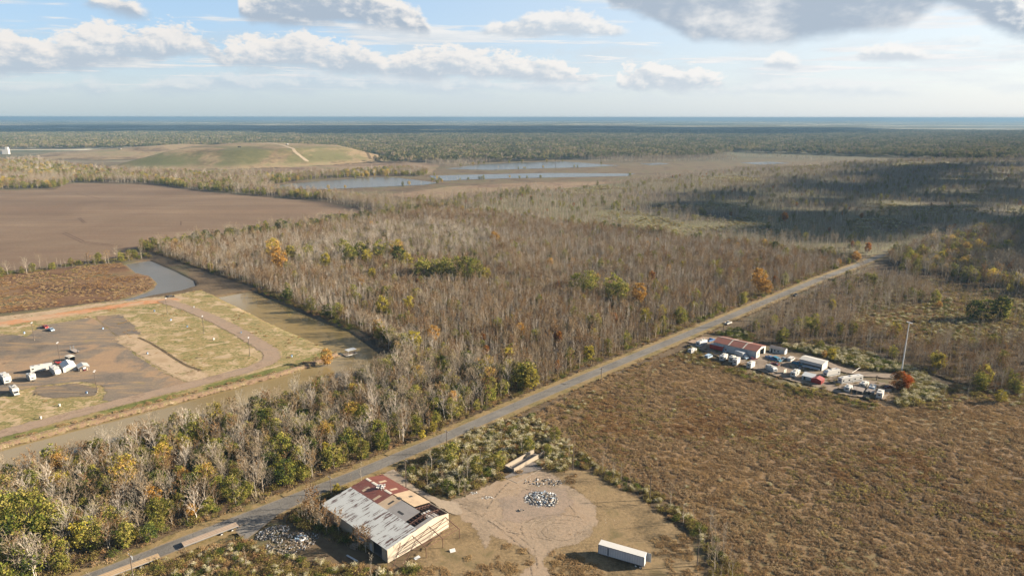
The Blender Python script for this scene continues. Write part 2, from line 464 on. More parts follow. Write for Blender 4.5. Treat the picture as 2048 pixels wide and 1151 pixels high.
def grid_mesh(name, xs, ys, keep=None, sdf=None, zoff=0.0, zfun=ground_z, mat=None):
    X, Y = np.meshgrid(xs, ys); P = np.c_[X.ravel(), Y.ravel()]
    nx, ny = len(xs), len(ys)
    I = np.arange(nx*ny).reshape(ny, nx)
    Q = np.c_[I[:-1, :-1].ravel(), I[:-1, 1:].ravel(), I[1:, 1:].ravel(), I[1:, :-1].ravel()]
    sv = None
    if sdf is not None:
        sv = sdf(P)
        Q = Q[(sv[Q] > -keep).any(axis=1)]
        used = np.unique(Q); mp = np.full(nx*ny, -1); mp[used] = np.arange(len(used))
        P = P[used]; sv = sv[used]; Q = mp[Q]
    z = zfun(P)+zoff
    me = bpy.data.meshes.new(name)
    me.vertices.add(len(P)); me.vertices.foreach_set('co', np.c_[P, z].astype('f').ravel())
    me.loops.add(len(Q)*4); me.loops.foreach_set('vertex_index', Q.astype('i').ravel())
    me.polygons.add(len(Q)); me.polygons.foreach_set('loop_start', (np.arange(len(Q))*4).astype('i'))
    me.update(calc_edges=True)
    me.polygons.foreach_set('use_smooth', np.ones(len(Q), bool))
    if sv is not None:
        at = me.attributes.new('sdf', 'FLOAT', 'POINT'); at.data.foreach_set('value', sv.astype('f'))
    if mat: me.materials.append(mat)
    o = bpy.data.objects.new(name, me); C.objects.link(o)
    return o
LAYER = [0.02]
def region(name, sdf, bb, res, mat, amp, label, cat, kind='structure', z=None, zfun=ground_z):
    if z is None: LAYER[0] += .012; z = LAYER[0]
    xs = np.arange(bb[0], bb[2]+res, res); ys = np.arange(bb[1], bb[3]+res, res)
    o = grid_mesh(name, xs, ys, amp*1.9+res*.2, sdf, z, zfun, mat)
    return tag(o, label, cat, kind=kind)
def pregion(name, pl, res, mat, amp, label, cat, **k):
    return region(name, sd_poly(pl), bbox(pl, amp*2+res), res, mat, amp, label, cat, **k)
def sregion(name, pts, hw, res, mat, amp, label, cat, **k):
    return region(name, sd_strip(pts, hw), bbox(pts, hw+amp*2+res), res, mat, amp, label, cat, **k)

# ---- ground sheet to the horizon
def geo(a, bnd, first, ratio=1.22):
    o = []; p = a; s = first; sgn = 1 if bnd > a else -1
    while (bnd-p)*sgn > 0: p += s*sgn; s *= ratio; o.append(p)
    o[-1] = bnd
    return o
gx = np.array(geo(-340, -34000, 3)[::-1]+list(np.arange(-340, 340.1, 2.0))+geo(340, 34000, 3))
gy = np.array(geo(110, -2500, 4)[::-1]+list(np.arange(110, 660.1, 2.0))+geo(660, 35000, 3, 1.12))
def ground_extra(b, p, col):
    x, y, z = b.sep(p)
    # beyond the plain: forest, clearings and pale open land laid out in broad belts
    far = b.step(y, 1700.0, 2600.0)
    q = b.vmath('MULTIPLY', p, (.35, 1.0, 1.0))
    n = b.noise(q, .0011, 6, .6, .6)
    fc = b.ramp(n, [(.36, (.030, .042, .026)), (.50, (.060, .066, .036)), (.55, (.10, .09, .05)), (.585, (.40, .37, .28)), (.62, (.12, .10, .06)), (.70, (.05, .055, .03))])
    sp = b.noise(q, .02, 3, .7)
    fc = b.val(fc, b.math('MULTIPLY_ADD', sp, 1.2, b.math('MULTIPLY_ADD', b.step(y, 8500.0, 16000.0), .9, .6)))  # paler with distance: sunlight beyond the cloud shadow painted into the colour
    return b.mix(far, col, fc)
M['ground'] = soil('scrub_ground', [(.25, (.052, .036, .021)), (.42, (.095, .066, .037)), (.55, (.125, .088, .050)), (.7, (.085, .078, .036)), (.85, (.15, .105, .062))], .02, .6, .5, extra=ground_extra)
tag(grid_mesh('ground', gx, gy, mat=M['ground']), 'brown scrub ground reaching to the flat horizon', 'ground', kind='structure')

# ---- fields and lots
def furrow(b, p, col):
    q = b.vmath('MULTIPLY', p, (.05, 1.0, 1.0))
    n = b.noise(q, .16, 5, .6, .2)
    n2 = b.noise(b.vmath('MULTIPLY', p, (.02, .35, 1.0)), .05, 4, .6)
    col = b.mix(b.step(n, .40, .70), col, (.132, .083, .052))
    return b.val(col, b.math('MULTIPLY_ADD', n2, .8, .6))
M['plowed'] = soil('plowed_soil', [(.3, (.122, .079, .047)), (.5, (.152, .103, .063)), (.7, (.182, .127, .080))], .006, .4, .25, 5, .06, extra=furrow)
pregion('plowed_field', FIELD, 7, M['plowed'], 5, 'bare brown ploughed field beyond the marsh', 'field')
M['furrow_dark'] = soil('track_soil', [(.3, (.07, .04, .026)), (.6, (.10, .058, .038))], .2, .8, .3, .6, .5)
for tp_ in ([(130, 465), (170, 484), (245, 492)], [(125, 467), (165, 486), (240, 494)], [(160, 436), (172, 446)], [(156, 437), (168, 447)], [(362, 443), (362, 451)], [(150, 387), (200, 398)]):
    sregion('tyre_track', [G2(*q) for q in tp_], .7, .8, M['furrow_dark'], .5, 'faint dark tyre track across the ploughed field', 'track')
M['marsh'] = soil('marsh_ground', [(.28, (.052, .026, .012)), (.45, (.115, .058, .026)), (.58, (.165, .10, .05)), (.75, (.075, .070, .025))], .03, .5, .45, 3, .12, stretch=(.5, 1, 1))
pregion('marsh', MARSH, 3, M['marsh'], 3, 'rust brown marsh beside the water channel', 'marsh')
M['lotgrass'] = soil('dry_grass', [(.28, (.10, .105, .026)), (.40, (.185, .155, .06)), (.48, (.29, .205, .10)), (.56, (.13, .125, .034)), (.66, (.33, .245, .135)), (.8, (.20, .15, .07))], .06, .7, .5, 2, .3, stretch=(.6, 1.2, 1), second=((.36, .27, .165), .10, .53, .62))
pregion('camp_grass', LOTGRASS, 2.2, M['lotgrass'], 1.0, 'patchy dry grass of the camping ground by the canal', 'grass')
M['bankgrass'] = soil('green_verge', [(.3, (.075, .085, .018)), (.5, (.125, .125, .032)), (.7, (.24, .18, .08))], .06, .8, .4, 1.2, .5)
sregion('green_verge', offset(bank_low, -6.5), 3.0, 1.2, M['bankgrass'], 1.4, 'green grass verge between the gravel loop and the canal bank', 'grass')
M['sand'] = soil('pale_sand', [(.3, (.24, .17, .10)), (.5, (.36, .27, .175)), (.7, (.28, .20, .12))], .08, .6, .35, 2.8, .25, second=((.17, .145, .06), .12, .56, .64))
pregion('sand_shoulder', poly((-300, 700), (0, 634), (100, 622), (200, 607), (290, 597), (345, 592), (380, 596), (340, 604), (250, 606), (180, 616), (90, 632), (0, 646), (-300, 715)), 1.6, M['sand'], 1.6, 'pale sandy shoulder along the orange track', 'ground')
M['clay'] = soil('orange_clay', [(.3, (.30, .135, .055)), (.5, (.40, .195, .09)), (.7, (.36, .21, .12))], .10, .6, .3, 2.6, .22, second=((.36, .25, .155), .07, .48, .6))
sregion('clay_track', poly((-300, 738), (-100, 671), (0, 649), (80, 637), (150, 626), (220, 615), (300, 604), (345, 602)), 5.4, 1.3, M['clay'], 2.6, 'orange clay track curving round the camping ground', 'track')
def gravel_mat(name, k, amp, esc=.2):
    def ex(b, p, col):
        w = b.noise(b.vmath('MULTIPLY', p, (.25, 1.3, 1)), .16, 5, .65, .8)
        col = b.mix(b.step(w, .50, .64)*.8, col, (.265*k, .180*k, .10*k))
        gq = b.noise(b.vmath('MULTIPLY', p, (.5, 1.2, 1)), .09, 5, .7, .6)
        col = b.mix(b.step(gq, .60, .70)*.7, col, (.17*k, .15*k, .06*k))
        col = b.mix(b.step(b.noise(p, .045, 5, .65, 1.2), .56, .64)*.75, col, (.105*k, .095*k, .088*k))
        return b.mix(b.step(b.noise(p, .020, 5, .65, .8), .50, .60)*.8, col, (.275*k, .180*k, .105*k))
    return soil(name, [(.28, (.105*k, .088*k, .072*k)), (.45, (.145*k, .118*k, .092*k)), (.6, (.165*k, .132*k, .098*k)), (.75, (.20*k, .15*k, .10*k))], .05, 1.2, .35, amp, esc, extra=ex)
M['gravel'] = gravel_mat('gravel', 1.0, 1.6)
M['loop'] = soil('gravel_loop', [(.3, (.20, .142, .098)), (.5, (.265, .192, .135)), (.7, (.22, .165, .12))], .10, 1.2, .3, 1.8, .35)
pregion('gravel_lot', poly((80, 652), (185, 636), (208, 650), (240, 680), (272, 712), (312, 737), (350, 757), (376, 762), (385, 770), (300, 792), (230, 806), (205, 800), (214, 786), (205, 772), (160, 764), (110, 768), (60, 776), (0, 790), (-120, 800), (-120, 730), (0, 690), (60, 672)), 2, M['gravel'], 1.8, 'worn grey brown gravel lot with parked campers', 'gravel lot')
M['gravel_dark'] = gravel_mat('dark_gravel', .88, 2.4)
pregion('gravel_pad', poly((190, 633), (240, 630), (262, 645), (283, 668), (250, 680), (222, 665)), 1.6, M['gravel_dark'], 1.5, 'dark rectangular gravel pad beside the lot', 'gravel pad')
pregion('gravel_patch', poly((0, 668), (50, 674), (95, 690), (70, 715), (0, 722), (-80, 715)), 1.8, M['gravel_dark'], 3.0, 'darker gravel patch at the back of the camping ground', 'gravel pad')
pregion('gravel_patch', poly((70, 775), (150, 768), (200, 776), (190, 792), (110, 797), (70, 790)), 1.6, M['gravel_dark'], 2.0, 'grey gravel patch beside the concrete pad', 'gravel pad')
sregion('sandy_strip', poly((252, 676), (290, 697), (330, 722), (372, 746), (392, 755)), 6.0, 1.3, M['sand'], 2.6, 'bare sandy strip beside the drainage ditch', 'ground')
M['ditch'] = soil('ditch_mud', [(.3, (.045, .03, .016)), (.6, (.11, .078, .04))], .3, 1.5, .4, .5, .7)
sregion('drainage_ditch', poly((278, 676), (300, 686), (325, 701), (350, 718), (372, 731), (402, 742)), .8, .8, M['ditch'], .7, 'narrow eroded ditch across the camping ground', 'ditch')
sregion('gravel_loop', poly((332, 603), (375, 617), (425, 637), (480, 665), (515, 686), (540, 702), (546, 716), (533, 727), (500, 739), (440, 755), (385, 770), (330, 783), (270, 798), (215, 812), (150, 829), (80, 848), (0, 869), (-100, 897), (-300, 958)), 4.1, 1.1, M['loop'], 1.6, 'tan gravel loop road round the camping ground', 'gravel road')

# ---- right side
M['meadow'] = soil('meadow_ground', [(.28, (.075, .048, .024)), (.45, (.130, .084, .043)), (.58, (.180, .115, .060)), (.75, (.125, .10, .045))], .018, .9, .5, 3, .15)
MEADOW = poly((1056, 838), (1168, 774), (1288, 729), (1365, 704), (1420, 716), (1530, 762), (1680, 795), (1790, 815), (1900, 770), (2100, 735), (2800, 740), (3300, 1300), (1500, 1400), (1470, 1151), (1420, 1080), (1340, 1000), (1250, 955), (1130, 900))
pregion('meadow', MEADOW, 3.5, M['meadow'], 3, 'wide brown meadow of dead weeds right of the road', 'meadow')
M['yardgrass'] = soil('golden_grass_ground', [(.28, (.105, .076, .038)), (.45, (.165, .117, .060)), (.6, (.215, .152, .080)), (.78, (.125, .097, .045))], .08, 1.2, .45, 1.6, .35)
YARD = poly((800, 1200), (820, 1120), (880, 1070), (900, 1010), (1000, 960), (1100, 935), (1180, 945), (1290, 1005), (1380, 1075), (1405, 1151), (1400, 1250), (800, 1250))
pregion('yard_grass', YARD, 1.5, M['yardgrass'], 1.8, 'golden dry grass round the dirt yard', 'grass')
def ruts(b, p, col):
    # turning circles worn by tyres
    cx, cyy, _ = G(1120, 1062)
    q = b.vmath('SUBTRACT', p, (cx, cyy, 0))
    x, y, z = b.sep(q)
    wob = b.noise(p, .14, 3, .6)
    r = b.math('SQRT', x*x*.8+y*y*1.3)+wob*5.0
    s = b.math('SINE', r*6.0)
    fade = b.step(r, 13.0, 3.0)
    col = b.mix(b.math('MULTIPLY', fade, b.step(s+(b.noise(p, .5, 3, .6)-.5)*2.4, .35, 1.1))*.42, col, (.155, .115, .083))
    r2 = b.math('SQRT', b.math('POWER', x+9.0, 2.0)+b.math('POWER', y-9.0, 2.0))+wob*3
    return b.mix(b.math('MULTIPLY', b.step(r2, 22.0, 10.0), b.step(b.math('SINE', r2*3.3)+(b.noise(p, .6, 3, .6)-.5)*2.2, .5, 1.1))*.28, col, (.15, .115, .085))
M['dirt'] = soil('yard_dirt', [(.28, (.185, .142, .100)), (.45, (.245, .188, .132)), (.6, (.275, .205, .142)), (.78, (.215, .155, .10))], .06, 1.1, .28, 1.6, .3, extra=ruts)
DIRT = poly((905, 1000), (935, 992), (985, 968), (1030, 955), (1080, 940), (1110, 950), (1125, 968), (1160, 985), (1190, 1010), (1195, 1050), (1180, 1075), (1140, 1092), (1110, 1100), (1085, 1118), (1105, 1160), (1030, 1160), (1075, 1118), (1060, 1100), (1010, 1082), (985, 1072), (975, 1095), (963, 1085), (955, 1060), (925, 1040), (905, 1020))
pregion('dirt_yard', DIRT, 1.2, M['dirt'], 1.3, 'bare tan dirt yard with tyre circles beside the old warehouse', 'dirt yard')
M['greydirt'] = soil('grey_hardstand', [(.3, (.20, .158, .122)), (.6, (.245, .185, .138))], .1, 1.2, .3, 3.5, .25)
pregion('grey_hardstand', poly((1000, 1000), (1080, 972), (1130, 978), (1150, 1010), (1110, 1035), (1060, 1042), (1010, 1040)), 1.2, M['greydirt'], 3.5, 'worn grey hardstand under the rubble heap', 'ground')
M['rut'] = soil('rut_soil', [(.3, (.185, .142, .10)), (.6, (.225, .172, .12))], .3, 1.5, .3, .45, .6)
M['rut_pale'] = soil('pale_rut_soil', [(.3, (.275, .21, .148)), (.6, (.31, .24, .17))], .3, 1.5, .3, .45, .6)
cx_, cy_, _ = G(1120, 1062)
for q_, (rx_, ry_, a0_, a1_, mt_) in enumerate(((7.6, 6.2, -.4, 4.0, 'rut'), (9.3, 7.8, .3, 4.4, 'rut_pale'), (5.0, 4.4, 1.0, 5.9, 'rut'), (3.2, 2.6, 0, 5.0, 'rut_pale'), (10.8, 9.0, .9, 3.6, 'rut'))):
    pt_ = [(cx_+math.cos(t_)*rx_+math.sin(t_*2.3+q_)*.5, cy_+math.sin(t_)*ry_+math.cos(t_*1.9)*.4) for t_ in np.linspace(a0_, a1_, 26)]
    sregion('tyre_track', pt_, .14, .4, M[mt_], .4, 'curved tyre track worn into the dirt yard', 'track')
for q_, (pp_, mt_) in enumerate((([(915, 1012), (950, 1022), (990, 1050), (1030, 1080), (1060, 1105), (1066, 1151)], 'rut'), ([(920, 1008), (958, 1016), (1000, 1046), (1040, 1074), (1072, 1100), (1080, 1151)], 'rut'),
     ([(930, 1000), (980, 990), (1040, 975), (1090, 985), (1140, 1010), (1165, 1040)], 'rut_pale'), ([(930, 1016), (970, 1035), (1010, 1062), (1060, 1072), (1110, 1082)], 'rut_pale'), ([(1020, 965), (1000, 985), (985, 1005), (970, 1030)], 'rut'))):
    sregion('tyre_track', [G2(*z_) for z_ in pp_], .12, .4, M[mt_], .4, 'tyre track crossing the dirt yard', 'track')
M['apron'] = soil('drive_concrete', [(.3, (.24, .195, .15)), (.6, (.30, .24, .175))], .12, 1.2, .22, .7, .5)
pregion('concrete_drive', poly((735, 962), (780, 934), (800, 948), (830, 975), (880, 1000), (915, 1006), (930, 1030), (905, 1030), (830, 985), (760, 950)), 1.2, M['apron'], .8, 'pale concrete drive between the road and the warehouse', 'drive')
M['lane'] = soil('yard_lane', [(.3, (.15, .115, .085)), (.6, (.21, .165, .125))], .1, 1.2, .3, 1.2, .3)
sregion('scrap_yard_lane', poly((1640, 722), (1680, 738), (1720, 748), (1775, 752), (1810, 752)), 3.0, 1.3, M['lane'], 1.2, 'grey dirt lane behind the scrap yard campers', 'lane')
pregion('scrap_yard_ground', poly((1375, 690), (1420, 680), (1500, 700), (1590, 712), (1650, 735), (1680, 750), (1790, 770), (1770, 800), (1690, 790), (1560, 755), (1440, 715)), 1.6, M['lane'], 2.2, 'brown dirt ground under the scrap yard vehicles', 'ground')
sregion('yard_entrance', poly((1385, 684), (1410, 677), (1445, 680)), 2.4, 1.2, M['loop'], .8, 'pale gravel entrance from the road to the scrap yard', 'drive')

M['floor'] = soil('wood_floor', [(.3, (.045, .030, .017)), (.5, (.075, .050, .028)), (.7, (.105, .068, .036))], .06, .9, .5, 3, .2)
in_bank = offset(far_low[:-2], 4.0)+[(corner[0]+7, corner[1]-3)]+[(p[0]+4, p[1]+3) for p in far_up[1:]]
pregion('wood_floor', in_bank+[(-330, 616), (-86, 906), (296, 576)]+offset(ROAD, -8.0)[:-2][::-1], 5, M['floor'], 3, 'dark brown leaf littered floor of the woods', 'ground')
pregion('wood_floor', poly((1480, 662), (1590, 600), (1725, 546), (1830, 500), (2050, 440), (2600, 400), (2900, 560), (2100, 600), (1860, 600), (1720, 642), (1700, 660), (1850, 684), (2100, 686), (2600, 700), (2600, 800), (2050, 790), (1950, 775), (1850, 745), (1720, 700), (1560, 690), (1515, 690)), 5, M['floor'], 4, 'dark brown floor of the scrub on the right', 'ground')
# ---- road with verges
def roadwear(b, p, col):
    x, y, z = b.sep(p)
    s = b.attr('sdf')
    n = b.noise(p, .35, 5, .7)
    ln = b.comb((x+y)*.05, (x-y)*.7, 0.0)
    w = b.noise(ln, 1.0, 4, .6)
    col = b.mix(b.step(w, .50, .68)*.6, col, (.090, .086, .082))
    cr = b.voro(p, .30, 'DISTANCE_TO_EDGE')
    col = b.mix(b.math('MULTIPLY', b.step(cr, .035, .0), b.step(n, .45, .6))*.8, col, (.045, .043, .040))
    return b.mix(b.step(s, .7, .1), col, (.19, .155, .115))
M['verge'] = soil('road_verge', [(.28, (.115, .096, .034)), (.45, (.17, .128, .052)), (.6, (.22, .155, .075)), (.78, (.13, .105, .04))], .09, 1.0, .4, 1.6, .4)
sregion('road_verge', ROAD, 6.0, 1.8, M['verge'], 1.8, 'mown dry grass verge along both sides of the road', 'verge')
M['asphalt'] = soil('asphalt', [(.25, (.098, .090, .080)), (.5, (.135, .126, .113)), (.75, (.168, .156, .139))], .08, 2.0, .18, .22, .8, extra=roadwear, rough=.9)
region('road', sd_max(sd_strip(ROAD, 3.05), sd_poly(poly((470, 1062), (520, 1030), (600, 992), (640, 975), (650, 985), (600, 1010), (560, 1030), (520, 1062), (490, 1085)))), bbox(ROAD, 6), 1.1, M['asphalt'], .3, 'cracked grey two lane country road running past the old warehouse', 'road')

# ---- water
def water_mat(name, c, rough=.12, sc=.8, spec=.5, bs=.05):
    m, b = newmat(name)
    p = b.pos()
    n = b.noise(b.vmath('MULTIPLY', p, (.4, 1.2, 1)), sc, 3, .6)
    f = b.noise(p, .012, 4, .6, .5)
    col = b.mix(b.step(f, .35, .65), c, tuple(x*.82 for x in c))
    return finish(m, b, col, rough, spec, 0, n, None, bs, .2)
M['muddy'] = water_mat('muddy_water', (.245, .180, .080), .10, .5, .5, .03)
M['pondw'] = water_mat('pond_water', (.10, .095, .080), .25, .3, .8, .08)
M['channelw'] = water_mat('channel_water', (.12, .108, .088), .30, .5, .22, .05)
def sheet(name, pl, z, mat, label, cat):
    m = MB(); n = len(pl); m.add([(x, y, z) for x, y in pl], [tuple(range(n))])
    o = m.build(name, mat)
    o.data.polygons[0].use_smooth = False
    return tag(o, label, cat, kind='structure')
sheet('canal', CANAL, -.85, M['muddy'], 'muddy brown canal bending round the camping ground', 'canal')
sheet('water', CHANNEL, -.60, M['channelw'], 'grey water channel between the marsh and the wood', 'water')
pn = ['long grey pond in front of the landfill mound', 'second grey pond with weedy shore right of the long pond', 'pale farthest pond below the forest edge', 'small pond at the foot of the landfill mound', 'sliver of pale water right of the farthest pond', 'small pale pool among the bare trees on the plain']
for pl, lb in zip(PONDS, pn):
    sheet('pond', pl, .25, M['pondw'], lb, 'pond')
M['bankmud'] = soil('bank_mud', [(.3, (.12, .078, .045)), (.5, (.21, .14, .092)), (.62, (.15, .12, .05)), (.78, (.32, .24, .165))], .35, 1.5, .5, 1.2, .5)
def bank_z(P): return ground_z(P)
sregion('canal_bank', offset(bank_low, -.3)+[G2(676, 708)], 1.5, .8, M['bankmud'], .9, 'eroded pinkish mud bank of the canal', 'bank', zfun=bank_z)

# ---- landfill mound and the cleared land round it
def gauss_hill(P):
    x, y = P[:, 0], P[:, 1]
    z = np.zeros(len(P))
    for pl, hh, sl in HILLS:
        s = sd_poly(pl)(P)
        z = np.maximum(z, np.minimum(np.clip(s*sl, 0, None), hh+.02*np.clip(s, 0, 300)))
    return z
HILLS = [(poly((205, 337), (300, 339), (470, 339), (560, 336), (640, 332), (740, 326), (800, 321), (760, 312), (600, 304), (420, 306), (300, 318)), 35.0, .27),
         (poly((40, 318), (200, 320), (330, 318), (600, 308), (700, 304), (560, 296), (420, 293), (250, 298), (100, 306)), 22.0, .07)]
def hillcol(b, p, col):
    q = b.vmath('MULTIPLY', p, (1.0, .5, 1))
    n = b.noise(q, .009, 6, .66, .6)
    x, y, z = b.sep(p)
    g = b.math('MULTIPLY', b.step(n, .40, .54), b.math('MULTIPLY', b.step(z, 2.0, 12.0), b.step(y, 2150.0, 1850.0)))
    return b.mix(g*.75, col, (.085, .090, .028))
M['landfill'] = soil('landfill_soil', [(.28, (.10, .068, .040)), (.42, (.165, .115, .062)), (.55, (.24, .175, .10)), (.7, (.15, .135, .06))], .005, .06, .3, 12, .02, extra=hillcol, bump=0)
hb = sum([h[0] for h in HILLS], [])
region('landfill_hills', sd_max(*[sd_poly(h[0]) for h in HILLS]), bbox(hb, 30), 14, M['landfill'], 8, 'broad grassed landfill mounds on the far plain', 'hill', zfun=gauss_hill, z=.1)
M['hillroad'] = soil('haul_road', [(.3, (.28, .22, .15)), (.6, (.36, .29, .20))], .02, .1, .2, 2, .05, bump=0)
def hz_(P): return gauss_hill(P)
sregion('haul_road', poly((520, 304), (548, 313), (575, 322), (592, 328), (615, 331)), 5, 6, M['hillroad'], 3, 'dirt haul road down the face of the landfill mound', 'track', zfun=hz_, z=.5)
sregion('drainage_ditch', poly((680, 300), (705, 309), (730, 318), (742, 324)), 4, 6, M['ditch'], 3, 'dark drain line down the right end of the landfill mound', 'ditch', zfun=hz_, z=.5)
sregion('haul_road', poly((60, 309), (140, 307), (240, 304), (270, 297), (340, 294)), 6, 8, M['hillroad'], 3, 'pale haul road on the back of the landfill', 'track', zfun=hz_, z=.5)
M['openland'] = soil('open_land', [(.28, (.105, .068, .042)), (.45, (.16, .105, .065)), (.6, (.21, .15, .09)), (.75, (.13, .105, .05))], .008, .1, .35, 10, .02, bump=0)
pregion('open_land', poly((-300, 336), (60, 316), (230, 336), (500, 340), (820, 322), (880, 330), (860, 350), (780, 352), (560, 352), (420, 350), (200, 345)), 14, M['openland'], 10, 'bare tan land in front of the landfill', 'ground')
pregion('open_land', poly((760, 392), (900, 374), (1040, 366), (1260, 362), (1140, 378), (1000, 388), (880, 400)), 8, M['openland'], 8, 'reddish bare land in front of the ponds', 'ground')
M['plain'] = soil('plain_weeds', [(.28, (.070, .054, .034)), (.42, (.105, .082, .05)), (.55, (.135, .122, .055)), (.68, (.10, .088, .044)), (.8, (.15, .11, .072))], .007, .25, .45, 12, .02, bump=0)
PLAIN = poly((880, 418), (1000, 390), (1270, 362), (1500, 340), (1800, 322), (2300, 318), (2500, 420), (1850, 500), (1700, 512), (1200, 462))
pregion('plain', PLAIN, 12, M['plain'], 12, 'olive and brown weed plain beyond the wooded lot', 'plain')


# ================================================================== vegetation
PROTO = bpy.data.collections.new('plant_sources')      # sources for the scattered masses, not linked to the scene
KIND = {}
NPROTO = [0]
def proto(kind, trunk, crown, tm, cm):
    """register one plant: separate trunk / crown meshes and a joined one for the masses"""
    tm = tm if isinstance(tm, list) else [tm]; cm = cm if isinstance(cm, list) else [cm]
    j = MB()
    if trunk: j.join(trunk)
    j.join(crown, len(tm) if trunk else 0)
    o = bpy.data.objects.new('plant_%03d' % NPROTO[0], j.mesh(kind, (tm if trunk else [])+cm))
    PROTO.objects.link(o)
    KIND.setdefault(kind, []).append((NPROTO[0], trunk.mesh('trunk', tm) if trunk else None, crown.mesh('crown', cm)))
    NPROTO[0] += 1
def bare(rn, h, spread, nl, ns, nt, tw, r0, leaves=0, lo=.3, up=(35, 68)):
    T = MB(); K_ = MB()
    pts = [Vector((0, 0, -.2))]
    for i in range(1, 6):
        pts.append(Vector((rn.gauss(0, .035*h*i/5), rn.gauss(0, .035*h*i/5), h*.93*i/5)))
    for i in range(5):
        T.tube(pts[i], pts[i+1], r0*(1-i/5.6), r0*(1-(i+1)/5.6), 5, 0, False)
    def at(t):
        k = min(int(t*5), 4); return pts[k].lerp(pts[k+1], t*5-k)
    for i in range(nl):
        t = lo+(1-lo)*(i+rn.random())/nl
        t = min(t, .99)
        bp = at(t); a = i*2.4+rn.random()*.9; e = R(rn.uniform(*up))
        L = spread*(1.15-.65*t)*rn.uniform(.75, 1.15)
        dv = Vector((math.cos(a)*math.cos(e), math.sin(a)*math.cos(e), math.sin(e)))
        mid = bp+dv*L*.5; end = mid+(dv+Vector((0, 0, .35))).normalized()*L*.6
        rr = max(.03, r0*.42*(1.1-t))
        T.tube(bp, mid, rr, rr*.65, 4, 0, False); T.tube(mid, end, rr*.65, rr*.25, 3, 0, False)
        for j in range(ns):
            q = .25+.8*(j+rn.random()*.6)/ns
            sp = bp.lerp(mid, q*2) if q < .5 else mid.lerp(end, min(q*2-1, 1))
            sd = (dv+Vector((rn.gauss(0, .55), rn.gauss(0, .55), rn.gauss(.25, .4)))).normalized()
            SL = L*rn.uniform(.25, .48)
            se = sp+sd*SL
            K_.strip(sp, se, tw*1.35, rn)
            for k in range(nt):
                tp = sp.lerp(se, rn.uniform(.25, 1))
                td = (sd+Vector((rn.gauss(0, .6), rn.gauss(0, .6), rn.gauss(.15, .5)))).normalized()
                te = tp+td*SL*rn.uniform(.35, .75)
                K_.strip(tp, te, tw, rn)
                for l in range(leaves):
                    K_.leaf(tp.lerp(te, rn.random())+Vector((rn.gauss(0, .12), rn.gauss(0, .12), rn.gauss(0, .12))), .34, rn, 1)
    return T, K_
def leafy(rn, h, rad, base, ncl, nlf, lsz, r0, flatten=1.0, clr=.26, point=0.0):
    T = MB(); K_ = MB()
    T.tube((0, 0, -.2), (rn.gauss(0, .2), rn.gauss(0, .2), h*.55), r0, r0*.55, 6, 0, False)
    T.tube((0, 0, h*.5), (rn.gauss(0, .3), rn.gauss(0, .3), h*.9), r0*.55, r0*.15, 5, 0, False)
    cz = (h+base)/2; hz = (h-base)/2
    lobes = [(rn.uniform(0, 6.28), rn.uniform(-.7, .9), rn.uniform(.75, 1.2)) for _ in range(6)]
    for i in range(ncl):
        a = rn.uniform(0, 6.28); zz = rn.uniform(-1, 1); rr = math.sqrt(max(0, 1-zz*zz))
        k = rn.uniform(.45, 1.0)**.5
        g = 1.0
        for la, lz, lg in lobes:
            dd = (math.cos(a-la)*rr*math.sqrt(1-min(lz*lz, 1))+zz*lz)
            if dd > .55: g = lg
        taper = 1-point*(zz*.5+.5)
        p = Vector((math.cos(a)*rr*rad*k*g*taper, math.sin(a)*rr*rad*k*g*taper, cz+zz*hz*k*(.9+.1*g)))
        if i % 4 == 0:
            T.tube((0, 0, max(base*.8, p.z*.55)), p, r0*.22, .03, 3, 0, False)
        cr = clr*rad*rn.uniform(.7, 1.3)
        mi = 1 if rn.random() < .38 else 0
        for l in range(nlf):
            q = p+Vector((rn.gauss(0, cr*.62), rn.gauss(0, cr*.62), rn.gauss(0, cr*.42*flatten)))
            K_.leaf(q, lsz, rn, mi if rn.random() < .85 else 1-mi, .6)
    return T, K_
def bushy(rn, w, h, n, lsz, mi=(0, 1), tops=0, tsz=.3):
    K_ = MB()
    blobs = [(rn.gauss(0, w*.22), rn.gauss(0, w*.22), rn.uniform(.25, .75)*h, rn.uniform(.3, .5)) for _ in range(7)]
    for i in range(26):
        K_.strip((rn.gauss(0, w*.1), rn.gauss(0, w*.1), 0), (rn.gauss(0, w*.3), rn.gauss(0, w*.3), h*rn.uniform(.5, 1)), .05, rn, len(mi)-1 if tops == 0 else 0)
    for i in range(n):
        bx, by, bz, br = rn.choice(blobs)
        p = Vector((bx+rn.gauss(0, br*w*.45), by+rn.gauss(0, br*w*.45), max(.05, bz+rn.gauss(0, br*h*.42))))
        K_.leaf(p, lsz, rn, rn.choice(mi), .5)
    for i in range(tops):
        bx, by, bz, br = rn.choice(blobs)
        p = Vector((bx+rn.gauss(0, br*w*.4), by+rn.gauss(0, br*w*.4), bz+br*h*.75+rn.gauss(0, .12)))
        K_.leaf(p, tsz, rn, 2, 1.5)
    return K_
rv = random.Random(5)
for i in range(4):
    h = rv.uniform(9.5, 12); t, k = bare(rv, h, 2.5, 13, 3, 2, .055, .10, 0, .25, (48, 74)); proto('young_tree', t, k, M['bark'], M['twig'])
for i in range(4):
    h = rv.uniform(9, 11); t, k = bare(rv, h, 2.4, 12, 3, 2, .055, .10, 1, .2, (45, 72)); proto('rusty_tree', t, k, M['bark'], [M['twig_red'], M['brown_leaf']])
for i in range(3):
    h = rv.uniform(9.5, 12); t, k = bare(rv, h, 2.6, 13, 3, 2, .06, .11, 0, .25, (45, 72)); proto('pale_young_tree', t, k, M['bark_pale'], M['twig_pale'])
